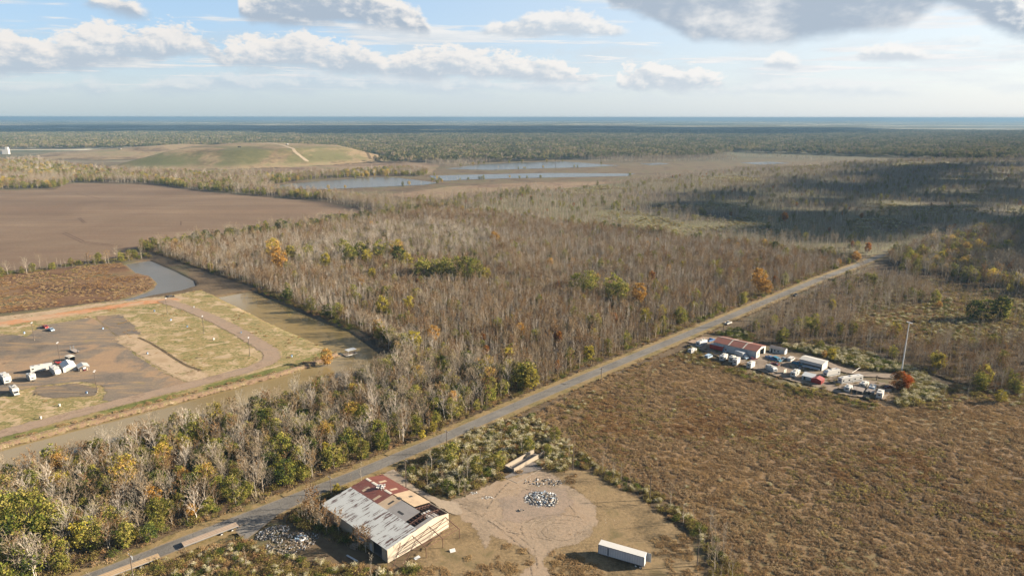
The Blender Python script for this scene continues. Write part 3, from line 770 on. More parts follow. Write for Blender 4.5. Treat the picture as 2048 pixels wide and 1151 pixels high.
for i in range(4):
    h = rv.uniform(12, 15); t, k = bare(rv, h, 5.6, 17, 5, 4, .060, .19, 0, .28); proto('wide_tree', t, k, M['bark'], M['twig'])
for i in range(3):
    h = rv.uniform(13, 16); t, k = bare(rv, h, 5.8, 17, 5, 4, .070, .21, 0, .25); proto('pale_tree', t, k, M['bark_pale'], M['twig_pale'])
for i in range(3):
    h = rv.uniform(10, 13); t, k = bare(rv, h, 4.4, 15, 4, 4, .06, .16, 2, .22); proto('brown_tree', t, k, M['bark'], [M['twig_red'], M['brown_leaf']])
def lf(kind, n, h, rad, base, cm, ncl=55, nlf=34, lsz=.5, **k):
    for i in range(n):
        hh = h*rv.uniform(.88, 1.12)
        t, c = leafy(rv, hh, rad*rv.uniform(.88, 1.12), base, ncl, nlf, lsz, hh*.016, **k)
        proto(kind, t, c, M['bark_dark'], cm)
lf('green_tree', 3, 11, 3.4, 1.2, [M['green_leaf'], M['olive_leaf']])
lf('dark_tree', 2, 11, 3.2, .8, [M['dark_leaf'], M['green_leaf']])
lf('olive_tree', 3, 9.5, 2.9, .8, [M['olive_leaf'], M['green_leaf']])
lf('yellow_tree', 2, 9.5, 2.7, 1.5, [M['yellow_leaf'], M['olive_leaf']])
lf('golden_tree', 2, 11, 3.3, 2.5, [M['golden_leaf'], M['yellow_leaf']])
lf('orange_tree', 2, 10, 2.8, 2.0, [M['orange_leaf'], M['golden_leaf']])
lf('red_tree', 2, 8, 2.0, 1.5, [M['red_leaf'], M['orange_leaf']])
for i in range(3): proto('bush', None, bushy(rv, 3.2, 2.3, 420, .32, (0, 1)), None, [M['olive_leaf'], M['weed_dark']])
for i in range(2): proto('green_bush', None, bushy(rv, 3.2, 2.6, 480, .32, (0, 1)), None, [M['dark_leaf'], M['green_leaf']])
for i in range(3): proto('groundsel_bush', None, bushy(rv, 2.8, 2.3, 300, .28, (0, 1), 240, .24), None, [M['olive_leaf'], M['green_leaf'], M['groundsel']])
for i in range(2): proto('rusty_bush', None, bushy(rv, 2.6, 1.8, 320, .26, (0, 1)), None, [M['brown_leaf'], M['weed']])
# brush under the trees
for i in range(3):
    k = MB()
    for q in range(60):
        x, y = rv.gauss(0, 1.1), rv.gauss(0, 1.1)
        k.strip((x, y, 0), (x+rv.gauss(0, .5), y+rv.gauss(0, .5), rv.uniform(.7, 2.4)), .07, rv, 0)
    for q in range(110):
        k.leaf((rv.gauss(0, 1.2), rv.gauss(0, 1.2), abs(rv.gauss(.5, .5))), .34, rv, rv.choice((1, 1, 2, 3)), .4)
    proto('brush', None, k, None, [M['twig_red'], M['brown_leaf'], M['olive_leaf'], M['weed_dark']])
# weeds: patches a few metres wide, many small clumps in each
def weeds(n, size, hlo, hhi, w, mats, pick, lean=.35, blades=6, head=0):
    k = MB()
    for q in range(n):
        x, y = rv.uniform(-size, size), rv.uniform(-size, size)
        hh = rv.uniform(hlo, hhi); m = rv.choice(pick); s = rv.uniform(.16, .34)
        for j in range(blades):
            a = rv.uniform(0, 6.28)
            k.strip((x+math.cos(a)*s*.3, y+math.sin(a)*s*.3, 0), (x+math.cos(a)*s*(1+lean), y+math.sin(a)*s*(1+lean), hh*rv.uniform(.6, 1)), w, rv, m)
        for j in range(head):
            k.leaf((x+rv.gauss(0, s*.7), y+rv.gauss(0, s*.7), hh*rv.uniform(.75, 1.0)), .24, rv, m if rv.random() < .7 else pick[-1], 1.0)
    return k
for i in range(3): proto('weed_brown', None, weeds(52, 1.7, .5, 1.15, .11, None, (0, 0, 0, 1, 2), head=7), None, [M['weed'], M['weed_dark'], M['weed_pale']])
for i in range(2): proto('weed_olive', None, weeds(40, 1.7, .5, 1.2, .11, None, (0, 0, 1, 2, 3), head=8), None, [M['olive_leaf'], M['weed_dark'], M['weed'], M['weed_pale']])
for i in range(2): proto('weed_gold', None, weeds(60, 1.7, .5, 1.0, .10, None, (0, 0, 1), head=4), None, [M['grass_gold'], M['weed'], M['weed_pale']])
for i in range(2): proto('weed_red', None, weeds(52, 1.7, .5, 1.1, .11, None, (0, 0, 1), head=6), None, [M['brown_leaf'], M['weed']])
for i in range(2): proto('short_grass', None, weeds(60, 1.7, .12, .38, .07, None, (0, 0, 0, 1, 2), head=0, blades=5), None, [M['grass_gold'], M['weed'], M['olive_leaf']])
# forest canopy seen from kilometres away
for i in range(4):
    k = MB()
    for q in range(17):
        x, y = rv.uniform(-18, 18), rv.uniform(-18, 18); hh = rv.uniform(11, 19); rr = rv.uniform(3, 5)
        m = 0 if rv.random() < .72 else 1
        for j in range(46):
            a = rv.uniform(0, 6.28); zz = rv.uniform(-.8, 1); r_ = math.sqrt(max(0, 1-zz*zz))*rr*rv.uniform(.6, 1)
            k.leaf((x+math.cos(a)*r_, y+math.sin(a)*r_, hh-rr*.9+zz*rr*.9), 2.2, rv, m, .6)
    proto('canopy', None, k, None, [M['far_leaf'], M['far_twig']])

# ---- one node group places the masses
NG = bpy.data.node_groups.new('scatter', 'GeometryNodeTree')
NG.interface.new_socket('Geometry', in_out='INPUT', socket_type='NodeSocketGeometry')
NG.interface.new_socket('Geometry', in_out='OUTPUT', socket_type='NodeSocketGeometry')
gi = NG.nodes.new('NodeGroupInput'); go = NG.nodes.new('NodeGroupOutput')
ip = NG.nodes.new('GeometryNodeInstanceOnPoints'); ci = NG.nodes.new('GeometryNodeCollectionInfo')
ci.inputs['Collection'].default_value = PROTO
ci.inputs['Separate Children'].default_value = True; ci.inputs['Reset Children'].default_value = True
def named(nm, ty):
    n = NG.nodes.new('GeometryNodeInputNamedAttribute'); n.data_type = ty; n.inputs['Name'].default_value = nm
    return n.outputs['Attribute']
NG.links.new(gi.outputs[0], ip.inputs['Points']); NG.links.new(ci.outputs[0], ip.inputs['Instance'])
ip.inputs['Pick Instance'].default_value = True
NG.links.new(named('pick', 'INT'), ip.inputs['Instance Index'])
NG.links.new(named('turn', 'FLOAT_VECTOR'), ip.inputs['Rotation'])
NG.links.new(named('size', 'FLOAT_VECTOR'), ip.inputs['Scale'])
NG.links.new(ip.outputs[0], go.inputs[0])
def mass(name, P, pick, size, label, cat, zoff=0.0, turn=None):
    n = len(P)
    me = bpy.data.meshes.new(name); me.vertices.add(n)
    me.vertices.foreach_set('co', np.c_[P, ground_z(P)+zoff].astype('f').ravel())
    def at(nm, ty, key, arr):
        a = me.attributes.new(nm, ty, 'POINT'); a.data.foreach_set(key, arr.ravel())
    at('pick', 'INT', 'value', np.asarray(pick, 'i'))
    tr = turn if turn is not None else nr.uniform(0, 6.283, n)
    at('turn', 'FLOAT_VECTOR', 'vector', np.c_[nr.normal(0, .03, n), nr.normal(0, .03, n), tr].astype('f'))
    sz = np.asarray(size)
    at('size', 'FLOAT_VECTOR', 'vector', np.c_[sz, sz, sz*nr.uniform(.85, 1.15, n)].astype('f'))
    o = bpy.data.objects.new(name, me); C.objects.link(o)
    md = o.modifiers.new('scatter', 'NODES'); md.node_group = NG
    return tag(o, label, cat, kind='stuff')

def vnoise(P, sc, seed=0):
    """smooth value noise 0..1"""
    q = P/sc+seed*17.3; i = np.floor(q).astype(int); f = q-i; f = f*f*(3-2*f)
    def hsh(a, c): 
        h_ = (a*374761393+c*668265263+seed*1442695) & 0x7fffffff
        h_ = ((h_ ^ (h_ >> 13))*1274126177) & 0x7fffffff
        return ((h_ ^ (h_ >> 16)) & 0xffff)/65535.0
    a, c = i[:, 0], i[:, 1]
    return (hsh(a, c)*(1-f[:, 0])+hsh(a+1, c)*f[:, 0])*(1-f[:, 1])+(hsh(a, c+1)*(1-f[:, 0])+hsh(a+1, c+1)*f[:, 0])*f[:, 1]
def fbm(P, sc, seed=0): return (vnoise(P, sc, seed)*.5+vnoise(P, sc*.47, seed+3)*.3+vnoise(P, sc*.21, seed+5)*.2)
def points(pl, s, jit=.48, grow=0.0):
    x0, y0, x1, y1 = bbox(pl, 0)
    xs = np.arange(x0, x1, s); ys = np.arange(y0, y1, s*.9)
    X, Y = np.meshgrid(xs, ys); X = X+(np.arange(len(ys)) % 2)[:, None]*s*.5
    P = np.c_[X.ravel(), Y.ravel()]+nr.uniform(-jit*s, jit*s, (X.size, 2))
    return P[in_poly(P, pl)]
def inframe(P, m=60):
    px, py = project(P[:, 0], P[:, 1], 0)
    return (px > -m) & (px < 2048+m) & (py < 1151+3*m) & (P[:, 1] > 60)
sd_road = sd_strip(ROAD, 3.4)
def clear(P, extra=()):
    """drop what would stand in water, on the road or inside buildings"""
    k = (sd_road(P) < -1.2) & (sd_canal(P) < -.6) & (sd_channel(P) < -.6)
    for f in extra: k &= f(P) < 0
    return P[k]
CAND = []       # (kind, proto index in kind, x, y, scale, area)
def plant(P, mix, area, smin=.75, smax=1.2, extra=(), noise=None):
    P = clear(P[inframe(P)], extra)
    ks = list(mix); w = np.array([mix[k] for k in ks], float)
    n = len(P)
    if noise is None: c = nr.choice(len(ks), n, p=w/w.sum())
    else:
        # neighbours tend to be of one kind
        u = np.argsort(np.argsort(fbm(P, noise, len(CAND))+nr.normal(0, .10, n)))/max(n, 1)
        c = np.minimum(np.searchsorted(np.cumsum(w/w.sum()), u), len(ks)-1)
    sc = nr.uniform(smin, smax, n)*(.74+.52*fbm(P, 38, 77)) if n else []
    for (x, y), ki, s in zip(P, c, sc):
        k = ks[ki]; CAND.append((k, nr.randint(len(KIND[k])), x, y, s, area))
def masspick(kinds, w, n):
    ks = nr.choice(len(kinds), n, p=np.array(w)/sum(w))
    return np.array([KIND[kinds[k]][nr.randint(len(KIND[kinds[k]]))][0] for k in ks], 'i')

# ---- the woods
edge_road = offset(ROAD, -8.5)
in_bank = offset(far_low[:-2], 10.0)+[(corner[0]+7, corner[1]-3)]+[(p[0]+4, p[1]+3) for p in far_up[1:]]
lotw = list(in_bank)+[(-330, 616), (-86, 910), (300, 578)]+edge_road[:-2][::-1]
P = points(lotw, 2.75)
sdl = sd_poly([(22, 286), (-60, 352), (-150, 446), (-327, 613), (-86, 906), (292, 575)])(P)
inlot = sdl > 0
wild = P[~inlot]; lotp = P[inlot]
wild = wild[nr.rand(len(wild)) < .74]
BLD = [(-58.4, 188.3), (-34.4, 165.7), (-17.1, 182.1), (-43.4, 203.6)]
sd_bld = lambda Q: sd_poly(BLD)(Q)+1.5
plant(wild, {'wide_tree': .24, 'young_tree': .14, 'pale_tree': .06, 'brown_tree': .17, 'rusty_tree': .09, 'olive_tree': .15, 'green_tree': .05, 'dark_tree': .05, 'golden_tree': .014, 'yellow_tree': .02, 'orange_tree': .006}, 'canal wood', .52, .98)
nz = fbm(lotp, 110, 4)
ridge = sd_poly(poly((560, 515), (700, 480), (760, 462), (860, 455), (960, 470), (1000, 500), (900, 525), (780, 510), (640, 540)))(lotp) > -8
plant(lotp[~ridge & (nz < .5)], {'young_tree': .48, 'rusty_tree': .23, 'pale_young_tree': .22, 'brown_tree': .05, 'wide_tree': .02, 'olive_tree': .008, 'orange_tree': .0015, 'red_tree': .001}, 'young wood', .62, .92)
plant(lotp[~ridge & (nz >= .5)], {'young_tree': .38, 'rusty_tree': .34, 'pale_young_tree': .14, 'brown_tree': .12, 'wide_tree': .02, 'olive_tree': .014, 'yellow_tree': .002, 'red_tree': .001}, 'young wood', .62, .92)
rp = lotp[ridge]; rp = rp[nr.rand(len(rp)) < .45]
plant(rp, {'pale_tree': .22, 'wide_tree': .34, 'olive_tree': .16, 'pale_young_tree': .2, 'brown_tree': .12}, 'young wood', .58, .85)
# trees that stand out, where the photo has them
SPECIAL = [('green_tree', 66, 1092, 1.35, 'big green tree with yellowing top at the left edge of the wood'),
 ('green_tree', 22, 1062, 1.15, None), ('green_tree', 110, 1075, 1.0, None), ('dark_tree', 40, 1110, 1.0, None), ('yellow_tree', 165, 1105, .95, None), ('olive_tree', 190, 1100, .95, None),
 ('golden_tree', 256, 985, .95, 'golden brown tree alone among bare trees of the canal wood'), ('dark_tree', 300, 1085, .55, None), ('green_tree', 318, 1050, .7, None),
 ('green_tree', 565, 920, .75, None), ('green_tree', 302, 935, .6, None), ('yellow_tree', 432, 850, .8, None), ('orange_tree', 660, 880, .5, None), ('orange_tree', 370, 975, .6, None),
 ('yellow_tree', 845, 880, .42, 'small bright yellow green tree right at the road edge'), ('yellow_tree', 868, 866, .42, None), ('golden_tree', 705, 850, .75, None), ('golden_tree', 790, 825, .6, None), ('yellow_tree', 835, 800, .6, None),
 ('yellow_tree', 830, 705, .95, 'rounded yellow tree at the canal side edge of the young wood'), ('yellow_tree', 1018, 728, .8, 'bright yellow tree by the near corner of the young wood'), ('olive_tree', 1050, 776, 1.3, 'tall yellow green tree at the near corner of the young wood'), ('yellow_tree', 1062, 783, .95, None),
 ('yellow_tree', 1178, 722, .85, 'narrow yellow tree near the road side of the young wood'), ('red_tree', 1117, 693, .75, 'small red tree in the near half of the young wood'), ('orange_tree', 1040, 680, .7, None), ('red_tree', 1140, 650, .5, None),
 ('green_tree', 1150, 586, .95, 'dark green tree left of a twin in the young wood'), ('green_tree', 1176, 588, 1.15, 'larger dark green tree of the pair in the young wood'), ('olive_tree', 1225, 600, 1.25, 'broad yellow green tree right of the dark green pair'), ('olive_tree', 1243, 602, 1.1, None), ('orange_tree', 1277, 612, 1.0, 'orange brown tree right of the broad yellow green tree'),
 ('orange_tree', 1517, 587, 1.15, 'orange tree in the right corner of the young wood'), ('orange_tree', 1530, 592, .9, None), ('red_tree', 1303, 566, .8, None), ('orange_tree', 990, 492, 1.0, 'orange tree alone in the far part of the young wood'),
 ('orange_tree', 560, 544, 1.25, 'tall orange tree at the left of the young wood'), ('golden_tree', 547, 523, 1.1, None), ('yellow_tree', 583, 522, 1.0, None), ('olive_tree', 616, 522, 1.0, None), ('yellow_tree', 652, 538, 1.1, None), ('golden_tree', 793, 518, 1.1, None), ('dark_tree', 800, 532, 1.2, None), ('olive_tree', 722, 520, 1.3, None), ('yellow_tree', 735, 530, 1.0, None), ('olive_tree', 700, 528, 1.2, None), ('olive_tree', 760, 520, 1.2, None), ('olive_tree', 690, 518, 1.1, None), ('yellow_tree', 815, 540, 1.0, None),
 ('olive_tree', 847, 560, 1.3, None), ('green_tree', 870, 558, 1.0, None), ('olive_tree', 893, 556, 1.2, None), ('olive_tree', 915, 560, 1.2, None), ('green_tree', 935, 562, 1.1, None), ('green_tree', 948, 558, 1.1, None), ('yellow_tree', 972, 562, .8, None), ('yellow_tree', 745, 562, .8, None), ('yellow_tree', 765, 632, .9, None), ('yellow_tree', 818, 625, .8, None), ('orange_tree', 868, 690, .7, None), ('orange_tree', 1345, 650, .5, None), ('yellow_tree', 1290, 650, .8, None), ('olive_tree', 1360, 650, .8, None),
 ('red_tree', 1735, 506, 1.1, 'small red tree where the road enters the far trees'), ('orange_tree', 1712, 525, 1.0, None), ('red_tree', 1568, 445, 1.2, None),
 ('yellow_tree', 1874, 742, 1.0, 'bright yellow tree above the pale bushes on the right'), ('yellow_tree', 1968, 770, .95, None), ('olive_tree', 1960, 782, .9, None), ('yellow_tree', 1663, 622, .8, None), ('olive_tree', 1640, 700, .5, None), ('yellow_tree', 1663, 722, .7, None), ('orange_tree', 1648, 716, .4, None), ('orange_tree', 1878, 618, .5, None), ('yellow_tree', 1790, 675, .8, None),
 ('dark_tree', 1945, 640, 1.2, None), ('dark_tree', 1998, 642, 1.3, None), ('dark_tree', 1970, 638, 1.1, None), ('olive_tree', 2004, 640, 1.2, None), ('golden_tree', 1985, 572, 1.0, None), ('yellow_tree', 1880, 530, 1.2, None), ('yellow_tree', 1905, 540, 1.1, None), ('golden_tree', 1925, 545, 1.0, None), ('green_tree', 1985, 520, 1.2, None), ('green_tree', 2010, 520, 1.3, None), ('olive_tree', 1960, 545, 1.2, None), ('yellow_tree', 1850, 540, 1.0, None),
 ('orange_tree', 655, 728, .75, 'orange leafed bushy tree on the canal tip'),
 ('dark_tree', 975, 955, .36, 'small round dark green cedar at the edge of the dirt yard'), ('dark_tree', 895, 985, .40, 'dark green cedar bush by the weedy roadside scrub'), ('dark_tree', 888, 975, .28, None), ('olive_tree', 1110, 885, .55, 'yellow green tree above the overgrown concrete pit'), ('olive_tree', 1095, 912, .4, None), ('yellow_tree', 675, 985, .35, None),
]
SPXY = []
for k, px, py, s, lb in SPECIAL:
    x, y = G2(px, py); s = s*((1.15 if px > 1600 else 1.5 if py < 720 else 1.25) if py < 900 or px > 400 else 1.15)
    if k in ('green_tree', 'dark_tree', 'olive_tree', 'yellow_tree', 'golden_tree', 'orange_tree', 'red_tree') and s > .5: SPXY.append((x, y, s))
    CAND.append((k, nr.randint(len(KIND[k])), x, y, s, lb or 'young wood' if inframe(np.array([[x, y]]))[0] else 'none'))
# the odd coloured tree overtops the saplings at its foot
cp_ = np.array([(c_[2], c_[3]) for c_ in CAND]); low_ = np.zeros(len(CAND), bool)
for x, y, s in SPXY:
    d_ = math.hypot(x, y); dx_, dy_ = cp_[:, 0]-x, cp_[:, 1]-y
    al_ = -(dx_*x+dy_*y)/d_; ac_ = np.abs(dx_*y-dy_*x)/d_
    low_ |= (ac_ < 2.9*s) & (al_ > -2.5*s) & (al_ < 8*s)
ns_ = len(CAND)-len(SPECIAL)
CAND[:] = [c_ for i, c_ in enumerate(CAND) if i >= ns_ or not low_[i] or c_[4] < 0]
# tree row between the ploughed field and the young wood
row_l = [(-340, 612), (-318, 640), (-210, 770), (-95, 915), (-115, 925), (-235, 775), (-350, 632)]
plant(points(row_l, 5.0), {'dark_tree': .25, 'olive_tree': .35, 'wide_tree': .25, 'brown_tree': .15}, 'field edge', .6, 1.05)
hedge = poly((-200, 560), (0, 549), (100, 534), (200, 522), (300, 508), (300, 516), (240, 526), (140, 536), (0, 556), (-200, 576))
plant(points(hedge, 4.2), {'bush': .42, 'olive_tree': .14, 'green_bush': .2, 'young_tree': .1, 'wide_tree': .06, 'brown_tree': .08}, 'marsh hedge', .5, 1.0)
# belt beyond the ploughed field, up to the landfill
belt = poly((-250, 336), (60, 322), (110, 330), (220, 345), (340, 348), (480, 352), (600, 352), (720, 345), (800, 338), (860, 346), (850, 352), (760, 352), (620, 360), (522, 372), (560, 384), (700, 396), (790, 408), (890, 418), (760, 426), (640, 402), (560, 395), (400, 381), (300, 368), (150, 365), (115, 377), (-250, 385))
fp = clear(points(belt, 7.5), [sd_poly(POND_D), sd_poly(POND_A)])
plant(fp, {'wide_tree': .26, 'brown_tree': .24, 'olive_tree': .26, 'green_tree': .06, 'young_tree': .10, 'golden_tree': .03, 'yellow_tree': .02, 'pale_tree': .03}, 'belt', .75, 1.15, noise=80)
# strip of bare trees between the young wood and the ponds, and the plain
strip = poly((700, 400), (800, 404), (930, 394), (1060, 380), (1100, 386), (1010, 400), (960, 418), (895, 418), (760, 428), (720, 418))
plant(points(strip, 6.0), {'young_tree': .55, 'rusty_tree': .2, 'wide_tree': .15, 'olive_tree': .1}, 'plain', .8, 1.15)
PL2 = poly((1000, 394), (1270, 362), (1480, 338), (1800, 320), (2300, 316), (2600, 400), (2000, 470), (1850, 500), (1720, 516), (1500, 490), (1200, 452), (890, 416))
pp = points(PL2, 5.0)
pp = clear(pp, [sd_poly(q) for q in PONDS])
n1 = fbm(pp, 160, 21); n2 = fbm(pp, 60, 22)
tre = (n1 > .42) | (n2 > .54)
plant(pp[tre], {'young_tree': .55, 'rusty_tree': .18, 'pale_young_tree': .13, 'wide_tree': .06, 'olive_tree': .02, 'red_tree': .002}, 'plain', .55, .95)
lowp = pp[~tre]
plant(lowp, {'bush': .20, 'groundsel_bush': .30, 'weed_olive': .5}, 'plain', .5, 1.2)
# woods right of the plain, in the shade of a cloud
rw = poly((1770, 520), (1830, 500), (2050, 440), (2600, 400), (2900, 560), (2100, 600), (2000, 585), (1900, 560), (1810, 552))
plant(points(rw, 5.2), {'wide_tree': .34, 'brown_tree': .18, 'olive_tree': .18, 'young_tree': .16, 'yellow_tree': .03, 'green_tree': .05, 'golden_tree': .03, 'pale_tree': .02}, 'right wood', .7, 1.2, noise=60)
# bare scrub right of the road
s1 = poly((1480, 660), (1590, 600), (1725, 546), (1830, 560), (1880, 605), (1720, 640), (1700, 660), (1570, 688), (1515, 690))
plant(points(s1, 3.6), {'young_tree': .36, 'rusty_tree': .34, 'pale_young_tree': .08, 'bush': .12, 'wide_tree': .06, 'olive_tree': .02}, 'right scrub', .55, .95)
s2 = poly((1725, 552), (1830, 552), (2050, 580), (2500, 590), (2500, 690), (1850, 690), (1700, 655), (1720, 600))
q = points(s2, 3.8); qn = fbm(q, 40, 31)
plant(q[qn > .46], {'groundsel_bush': .50, 'bush': .30, 'green_bush': .08, 'young_tree': .08}, 'right scrub', .5, .95)
q = q[qn <= .46]; plant(q[nr.rand(len(q)) < .5], {'young_tree': .3, 'rusty_tree': .3, 'bush': .3}, 'right scrub', .45, .85)
s3 = poly((1560, 684), (1700, 654), (1850, 684), (2100, 686), (2600, 700), (2600, 800), (2050, 790), (1950, 775), (1850, 745), (1720, 700), (1640, 690))
plant(points(s3, 3.2), {'young_tree': .32, 'rusty_tree': .36, 'brown_tree': .1, 'wide_tree': .06, 'bush': .14, 'olive_tree': .02}, 'right scrub', .5, .9)
s4 = poly((1562, 694), (1640, 692), (1720, 704), (1840, 745), (1900, 780), (1880, 800), (1830, 812), (1790, 816), (1800, 790), (1820, 770), (1800, 746), (1720, 738), (1640, 712))
plant(points(s4, 2.3), {'groundsel_bush': .62, 'bush': .24, 'green_bush': .1}, 'scrap yard bushes', .65, 1.15)
s5 = poly((1430, 668), (1475, 655), (1510, 672), (1500, 686), (1460, 674))
plant(points(s5, 2.6), {'green_bush': .6, 'groundsel_bush': .25, 'bush': .15}, 'scrap yard bushes', .6, 1.0)
s6 = poly((1340, 715), (1385, 694), (1420, 722), (1500, 745), (1560, 765), (1640, 780), (1700, 800), (1760, 812), (1750, 822), (1640, 800), (1540, 775), (1420, 735), (1350, 722))
plant(points(s6, 2.6), {'bush': .55, 'groundsel_bush': .15, 'green_bush': .12, 'rusty_bush': .18}, 'scrap yard bushes', .45, .85)
s7 = poly((1830, 805), (1900, 780), (1960, 778), (2050, 795), (2600, 800), (2600, 850), (2050, 815), (1950, 800), (1870, 825))
plant(points(s7, 4.0), {'groundsel_bush': .3, 'bush': .4, 'young_tree': .1, 'yellow_tree': .04, 'rusty_bush': .16}, 'right scrub', .5, .9)
# scrub round the dirt yard
DY = [sd_poly(DIRT), sd_bld]
PIT = poly((1000, 960), (1100, 920), (1090, 905), (1060, 905), (1005, 938))
y1 = poly((800, 950), (850, 915), (905, 888), (960, 858), (1070, 832), (1115, 875), (1140, 925), (1125, 948), (1075, 930), (1030, 950), (985, 960), (935, 985), (905, 996), (860, 985), (820, 965))
q = points(y1, 2.1)
plant(q, {'groundsel_bush': .46, 'bush': .26, 'green_bush': .07, 'rusty_bush': .12, 'young_tree': .035, 'olive_tree': .006}, 'roadside scrub', .45, .95, [sd_poly(DIRT), sd_poly(PIT), sd_bld])
y1b = poly((1075, 905), (1100, 890), (1150, 935), (1180, 945), (1240, 975), (1300, 1005), (1375, 1062), (1415, 1110), (1420, 1200), (1500, 1200), (1470, 1120), (1420, 1060), (1340, 1005), (1270, 965), (1200, 930), (1130, 880))
plant(points(y1b, 1.95), {'bush': .40, 'groundsel_bush': .18, 'green_bush': .12, 'rusty_bush': .12, 'young_tree': .11, 'wide_tree': .02, 'olive_tree': .012}, 'yard hedge', .45, .85, [sd_poly(DIRT)])
y3 = poly((150, 1200), (330, 1120), (480, 1078), (520, 1092), (545, 1110), (640, 1122), (700, 1130), (790, 1142), (830, 1130), (860, 1200), (850, 1300), (100, 1300))
plant(points(y3, 2.2), {'bush': .36, 'groundsel_bush': .22, 'green_bush': .14, 'rusty_bush': .22, 'young_tree': .02}, 'front scrub', .4, .85, [sd_bld])
y4 = poly((575, 1042), (612, 1018), (640, 1008), (648, 1030), (690, 1060), (740, 1098), (735, 1108), (690, 1088), (660, 1068), (620, 1062))
plant(points(y4, 1.35), {'bush': .42, 'green_bush': .20, 'rusty_bush': .14, 'young_tree': .14, 'brown_tree': .10}, 'warehouse bushes', .55, 1.0, [lambda Q: sd_poly(BLD)(Q)+.6])
y5 = poly((640, 992), (700, 962), (735, 948), (745, 955), (690, 985), (650, 1003))
plant(points(y5, 2.2), {'bush': .5, 'rusty_bush': .3, 'young_tree': .1}, 'warehouse bushes', .4, .75, [sd_bld])
rr_ = poly((1085, 838), (1180, 790), (1290, 742), (1372, 706), (1382, 714), (1300, 752), (1190, 802), (1120, 850))
plant(points(rr_, 3.4), {'bush': .4, 'groundsel_bush': .25, 'rusty_bush': .35}, 'roadside scrub', .35, .7)
rl_ = offset(ROAD, -7.5)[1:-1]+offset(ROAD, -11.5)[1:-1][::-1]
plant(points(rl_, 3.0), {'bush': .35, 'green_bush': .22, 'rusty_bush': .35, 'olive_tree': .05}, 'wood edge', .45, .9)
ub_ = [tuple(p) for p in offset(far_up[1:], .5)]+[tuple(p) for p in offset(far_up[1:], 6)][::-1]
plant(points(ub_, 2.6), {'bush': .45, 'green_bush': .2, 'rusty_bush': .35}, 'canal edge', .5, .95)
fb_ = offset(far_low[:-2], 3.0)+offset(far_low[:-2], 13.0)[::-1]
plant(points(fb_, 2.6), {'bush': .4, 'green_bush': .14, 'rusty_bush': .36, 'young_tree': .06, 'rusty_tree': .04}, 'canal edge', .4, .85)
# bushes thinly strewn over the meadow
q = points(MEADOW, 9.0); plant(q[nr.rand(len(q)) < .35], {'groundsel_bush': .4, 'rusty_bush': .3, 'bush': .3}, 'meadow', .3, .6)
sy_ = poly((1380, 696), (1440, 690), (1590, 715), (1680, 752), (1790, 772), (1770, 806), (1680, 792), (1560, 760), (1440, 722))
q = points(sy_, 3.6); plant(q[fbm(q, 12, 61) > .48], {'bush': .45, 'rusty_bush': .3, 'groundsel_bush': .15, 'young_tree': .05}, 'scrap yard bushes', .3, .6)
# dotted small trees round the ponds
for pl in PONDS[:3]:
    a = np.array(pl); t = nr.rand(160); i = nr.randint(len(a), size=160)
    P = a[i]*(1-t)[:, None]+a[(i+1) % len(a)]*t[:, None]+nr.normal(0, 6, (160, 2))
    plant(P[sd_poly(pl)(P) < -2], {'young_tree': .3, 'bush': .3, 'olive_tree': .2, 'golden_tree': .1, 'wide_tree': .1}, 'pond shore', .5, .9)

# ---- the largest in the picture become things of their own, the rest of each kind one mass
TREE = {'young_tree': ('bare_tree', 'tree', 'slender bare tree'), 'rusty_tree': ('bare_tree', 'tree', 'bare tree with few rusty leaves'), 'pale_young_tree': ('bare_tree', 'tree', 'slender bare tree with pale bark'),
        'wide_tree': ('bare_tree', 'tree', 'bare grey tree with spreading limbs'), 'pale_tree': ('bare_tree', 'tree', 'bare spreading tree with whitish limbs'), 'brown_tree': ('brown_tree', 'tree', 'tree holding brown withered leaves'),
        'green_tree': ('green_tree', 'tree', 'green leafy tree'), 'dark_tree': ('evergreen_tree', 'tree', 'dark evergreen tree'), 'olive_tree': ('olive_green_tree', 'tree', 'olive green tree'), 'yellow_tree': ('yellow_tree', 'tree', 'yellow leafed tree'),
        'golden_tree': ('golden_tree', 'tree', 'golden leafed tree'), 'orange_tree': ('orange_tree', 'tree', 'orange leafed tree'), 'red_tree': ('red_tree', 'tree', 'red leafed tree'),
        'bush': ('bush', 'bush', 'olive brown bush'), 'green_bush': ('green_bush', 'bush', 'dark green bush'), 'groundsel_bush': ('groundsel_bush', 'bush', 'pale plumed groundsel bush'), 'rusty_bush': ('rusty_bush', 'bush', 'rust brown bush')}
CAP = {'bare_tree': 290, 'brown_tree': 150, 'green_tree': 40, 'evergreen_tree': 40, 'olive_green_tree': 120, 'yellow_tree': 70, 'golden_tree': 40, 'orange_tree': 40, 'red_tree': 20, 'bush': 180, 'green_bush': 110, 'groundsel_bush': 250, 'rusty_bush': 120}
WHERE = {'canal wood': 'in the canal and road wood', 'young wood': 'in the square young wood above the road', 'field edge': 'in the row along the ploughed field', 'marsh hedge': 'in the hedge above the marsh', 'belt': 'in the belt beyond the ploughed field',
         'plain': 'on the plain beyond the young wood', 'right wood': 'in the shaded wood far right', 'right scrub': 'in the scrub behind the scrap yard', 'scrap yard bushes': 'round the scrap yard', 'roadside scrub': 'in the scrub between road and dirt yard',
         'yard hedge': 'in the hedge between yard and meadow', 'front scrub': 'in front of the old warehouse', 'warehouse bushes': 'against the old warehouse', 'wood edge': 'along the wooded road edge', 'meadow': 'standing in the brown meadow', 'canal edge': 'on the wooded canal edge', 'pond shore': 'on the shore of a pond'}
bykind = {}
for c_ in CAND:
    if c_[5] == 'none': continue
    bykind.setdefault(TREE.get(c_[0], (c_[0],))[0], []).append(c_)
left = []
OBJM = {}
